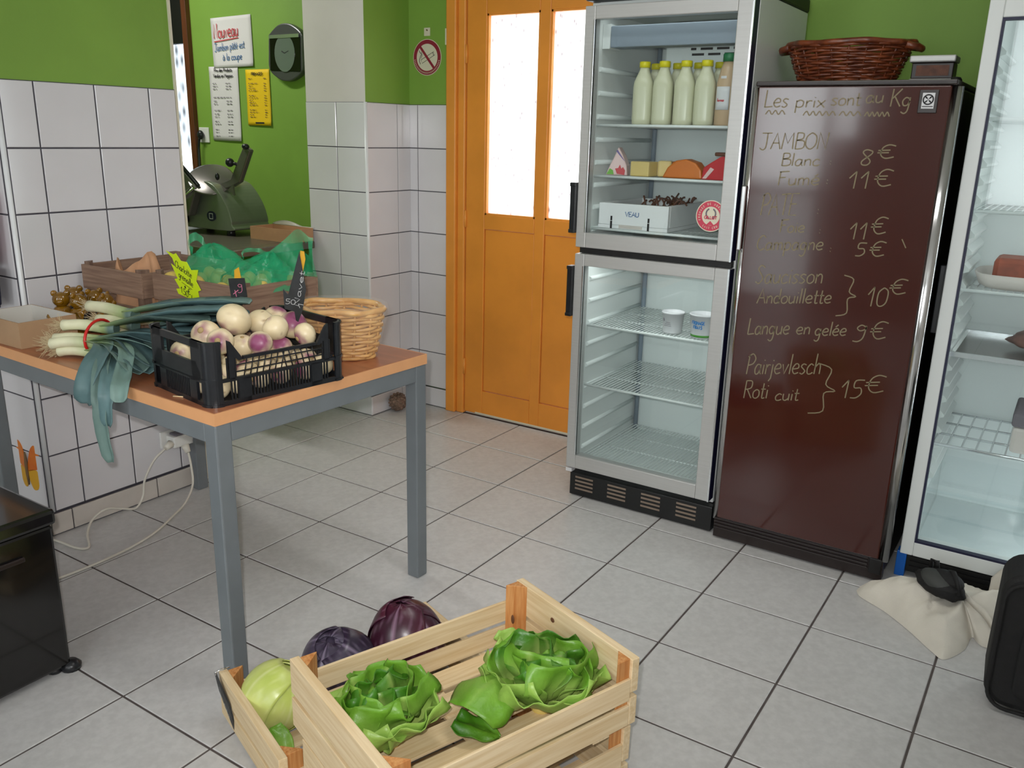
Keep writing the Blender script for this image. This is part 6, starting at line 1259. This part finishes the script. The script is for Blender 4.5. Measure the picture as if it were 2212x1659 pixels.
pk = root('wall_decoration', (-1.10, -1.622, 0.16), 'orange and yellow paper decoration low on the tiled wall end', 'decoration')
Xk2 = frame((-1.100, -1.6235, 0.225), (1, 0, 0), (0, 0, 1))
for s_ in (-1, 1):
    up = [(0.004 * s_, -0.01), (0.020 * s_, 0.060), (0.046 * s_, 0.092), (0.066 * s_, 0.080), (0.070 * s_, 0.040), (0.052 * s_, 0.004)]; lo = [(0.004 * s_, -0.008), (0.050 * s_, 0.000), (0.060 * s_, -0.030), (0.046 * s_, -0.068), (0.022 * s_, -0.074), (0.006 * s_, -0.040)]
    for nm, P_, m_ in (('upper_wing', up, 'pumpkin'), ('lower_wing', lo, 'peg_yellow')):
        Q = smooth([P_[-1]] + P_ + [P_[0]], 4)[4:-4]
        ob(nm, MB().prism(Q if s_ < 0 else Q[::-1], 0.0, 0.003, X=Xk2 @ Matrix.Rotation(0.12 * s_, 4, 'Y')), m_, pk)
ob('body', MB().tube([tuple(Xk2 @ Vector((0, y, 0.004))) for y in (-0.06, -0.02, 0.02, 0.06)], [0.003, 0.006, 0.006, 0.003], 8), 'stalk_brown', pk)
sf = root('hanging_scarf', (-1.13, -1.64, 0.85), 'magenta and navy cloth hanging on the tiled wall end', 'cloth')
def cloth(z0, z1): return MB().grid(lambda u, v: (-1.205 + 0.165 * u + 0.012 * v, -1.645 - 0.010 * math.sin(u * 14) - 0.012, z0 + (z1 - z0) * v + 0.01 * math.sin(9 * u) * (1 - v)), 16, 8)
ob('magenta_part', cloth(0.93, 1.16), 'cloth_magenta', sf, solid=0.003); ob('navy_part', cloth(0.80, 0.928), 'cloth_navy', sf, solid=0.003); ob('orange_part', B(-1.200, -1.050, -1.674, -1.670, 0.868, 0.890), 'cloth_orange', sf)
ob('peg', MB().tube([(-1.12, -1.622, 1.155), (-1.12, -1.675, 1.165)], 0.006, 8), 'chrome', sf)

# ------------------------------------------------------------------ cloth bag, camera pouch and black case at the right
tt = root('cloth_bag', (1.62, -0.42, 0), 'off white cotton tote bag lying on the floor before the refrigerators', 'bag')
OUT = [(1.405, -0.368), (1.47, -0.315), (1.56, -0.245), (1.66, -0.220), (1.80, -0.215), (1.93, -0.25), (1.93, -0.42), (1.845, -0.475), (1.775, -0.490), (1.745, -0.455), (1.735, -0.540), (1.695, -0.625), (1.660, -0.605), (1.580, -0.520), (1.500, -0.450), (1.425, -0.405)]
OS = smooth(OUT + [OUT[0]], 5)[:-1]
cen = Vector((1.665, -0.395))
def tote(u, v):
    i = u * len(OS); a = OS[int(i) % len(OS)]; b = OS[(int(i) + 1) % len(OS)]; f = i - int(i)
    p = Vector((a[0] + (b[0] - a[0]) * f, a[1] + (b[1] - a[1]) * f)); p = cen + (p - cen) * (1 - v)
    r = 1 - v; h = 0.088 * (1 - r ** 2.4) ** 0.8 + 0.012
    fold = 0.016 * math.sin((p.x * 0.8 - p.y * 0.6) * 46 + 2) * (1 - abs(2 * r - 1)) * (1 if p.x > 1.62 else 0.25) + 0.012 * nz(p.x * 9, p.y * 9, 0.2) * (1 - r * r)
    h *= 1 - 0.42 * max(0, min(1, (p.x - 1.56) / 0.10)) * max(0, min(1, (-0.38 - p.y) / 0.10))
    c_, s_ = p.x * 0.80 + p.y * 0.60, -p.x * 0.60 + p.y * 0.80
    fold += 0.022 * (1 - abs(nz(c_ * 4.0, s_ * 15.0, 3.1))) ** 5 * (1 - r ** 3) * min(1, r * 2.5) - 0.006
    if r > 0.995: return (p.x, p.y, 0.001)
    return (p.x, p.y, max(0.004, h + fold))
ob('body', MB().grid(tote, 120, 26), 'canvas', tt)
ob('strap', loop([(1.70, -0.40, 0.098), (1.76, -0.45, 0.085), (1.82, -0.50, 0.045), (1.90, -0.53, 0.022)], 0.022), 'canvas', tt, solid=0.003)
ob('mouth_fold', MB().grid(lambda u, v: (1.76 + 0.13 * u, -0.250 + 0.03 * v + 0.01 * math.sin(9 * u), 0.055 + 0.10 * v * math.sin(0.4 + 2.2 * u)), 14, 8), 'canvas', tt, solid=0.004)
po = root('camera_pouch', (1.635, -0.40, 0.10), 'small black padded camera pouch lying on the cotton bag', 'pouch')
Xo = TR(1.640, -0.408, 0.118, 0.18, 0.10, -0.42)
ob('body', MB().ell((0, 0, 0), (0.072, 0.046, 0.034), 28, 16, X=Xo, fn=lambda d: 1 + 0.22 * nz(d.x * 2.4 + 1, d.y * 2.4, d.z * 2.4)), 'nylon_black', po)
ob('flap', MB().ell((-0.004, -0.008, 0.012), (0.058, 0.036, 0.026), 24, 12, X=Xo @ Matrix.Rotation(0.12, 4, 'Y')), 'nylon_grey', po)
ob('opening', MB().ell((0.012, 0.008, 0.022), (0.050, 0.030, 0.022), 22, 12, X=Xo), 'nylon_black', po)
ob('belt_loop', MB().tube([tuple(Xo @ Vector(q)) for q in ((-0.05, 0.02, 0.02), (-0.052, 0.022, 0.048), (-0.036, 0.026, 0.050), (-0.030, 0.022, 0.028))], 0.006, 8), 'nylon_black', po)
ob('strap', MB().tube([tuple(Xo @ Vector(q)) for q in ((0.0, 0.03, 0.03), (0.02, 0.02, 0.045), (0.045, 0.0, 0.038), (0.066, -0.012, 0.006))], 0.008, 8), 'nylon_black', po)
sb = root('black_suitcase', (1.96, -0.73, 0), 'upright black soft case with rounded corners at the right edge', 'case')
def rrect(w_, h_, r, n=6):
    P = []
    for cx, cy, a0 in ((w_ / 2 - r, r, -90), (w_ / 2 - r, h_ - r, 0), (-w_ / 2 + r, h_ - r, 90), (-w_ / 2 + r, r, 180)):
        for i in range(n + 1): a = math.radians(a0 + 90 * i / n); P.append((cx + r * math.cos(a), cy + r * math.sin(a)))
    return P
Xr = frame((1.942, -0.625, 0.012), (1, 0.06, 0), (0, 0, 1))
ob('shell', MB().prism(rrect(0.310, 0.365, 0.055), 0.0, 0.16, X=Xr), 'nylon_black', sb, bevel=0.018, seg=3)
ob('piping', MB().tube([tuple(Xr @ Vector((x, y, 0.165))) for x, y in rrect(0.292, 0.347, 0.05)], 0.005, 6, closed=True), 'nylon_black', sb)
ob('pocket', MB().prism(rrect(0.23, 0.20, 0.03), 0.158, 0.172, X=Xr @ Matrix.Translation((0.02, 0.04, 0))), 'nylon_black', sb, bevel=0.006)
for x in (1.86, 2.06): ob('wheel', MB().tube([(x, -0.66, 0.014), (x + 0.02, -0.66, 0.014)], 0.014, 12), 'black_plastic', sb)
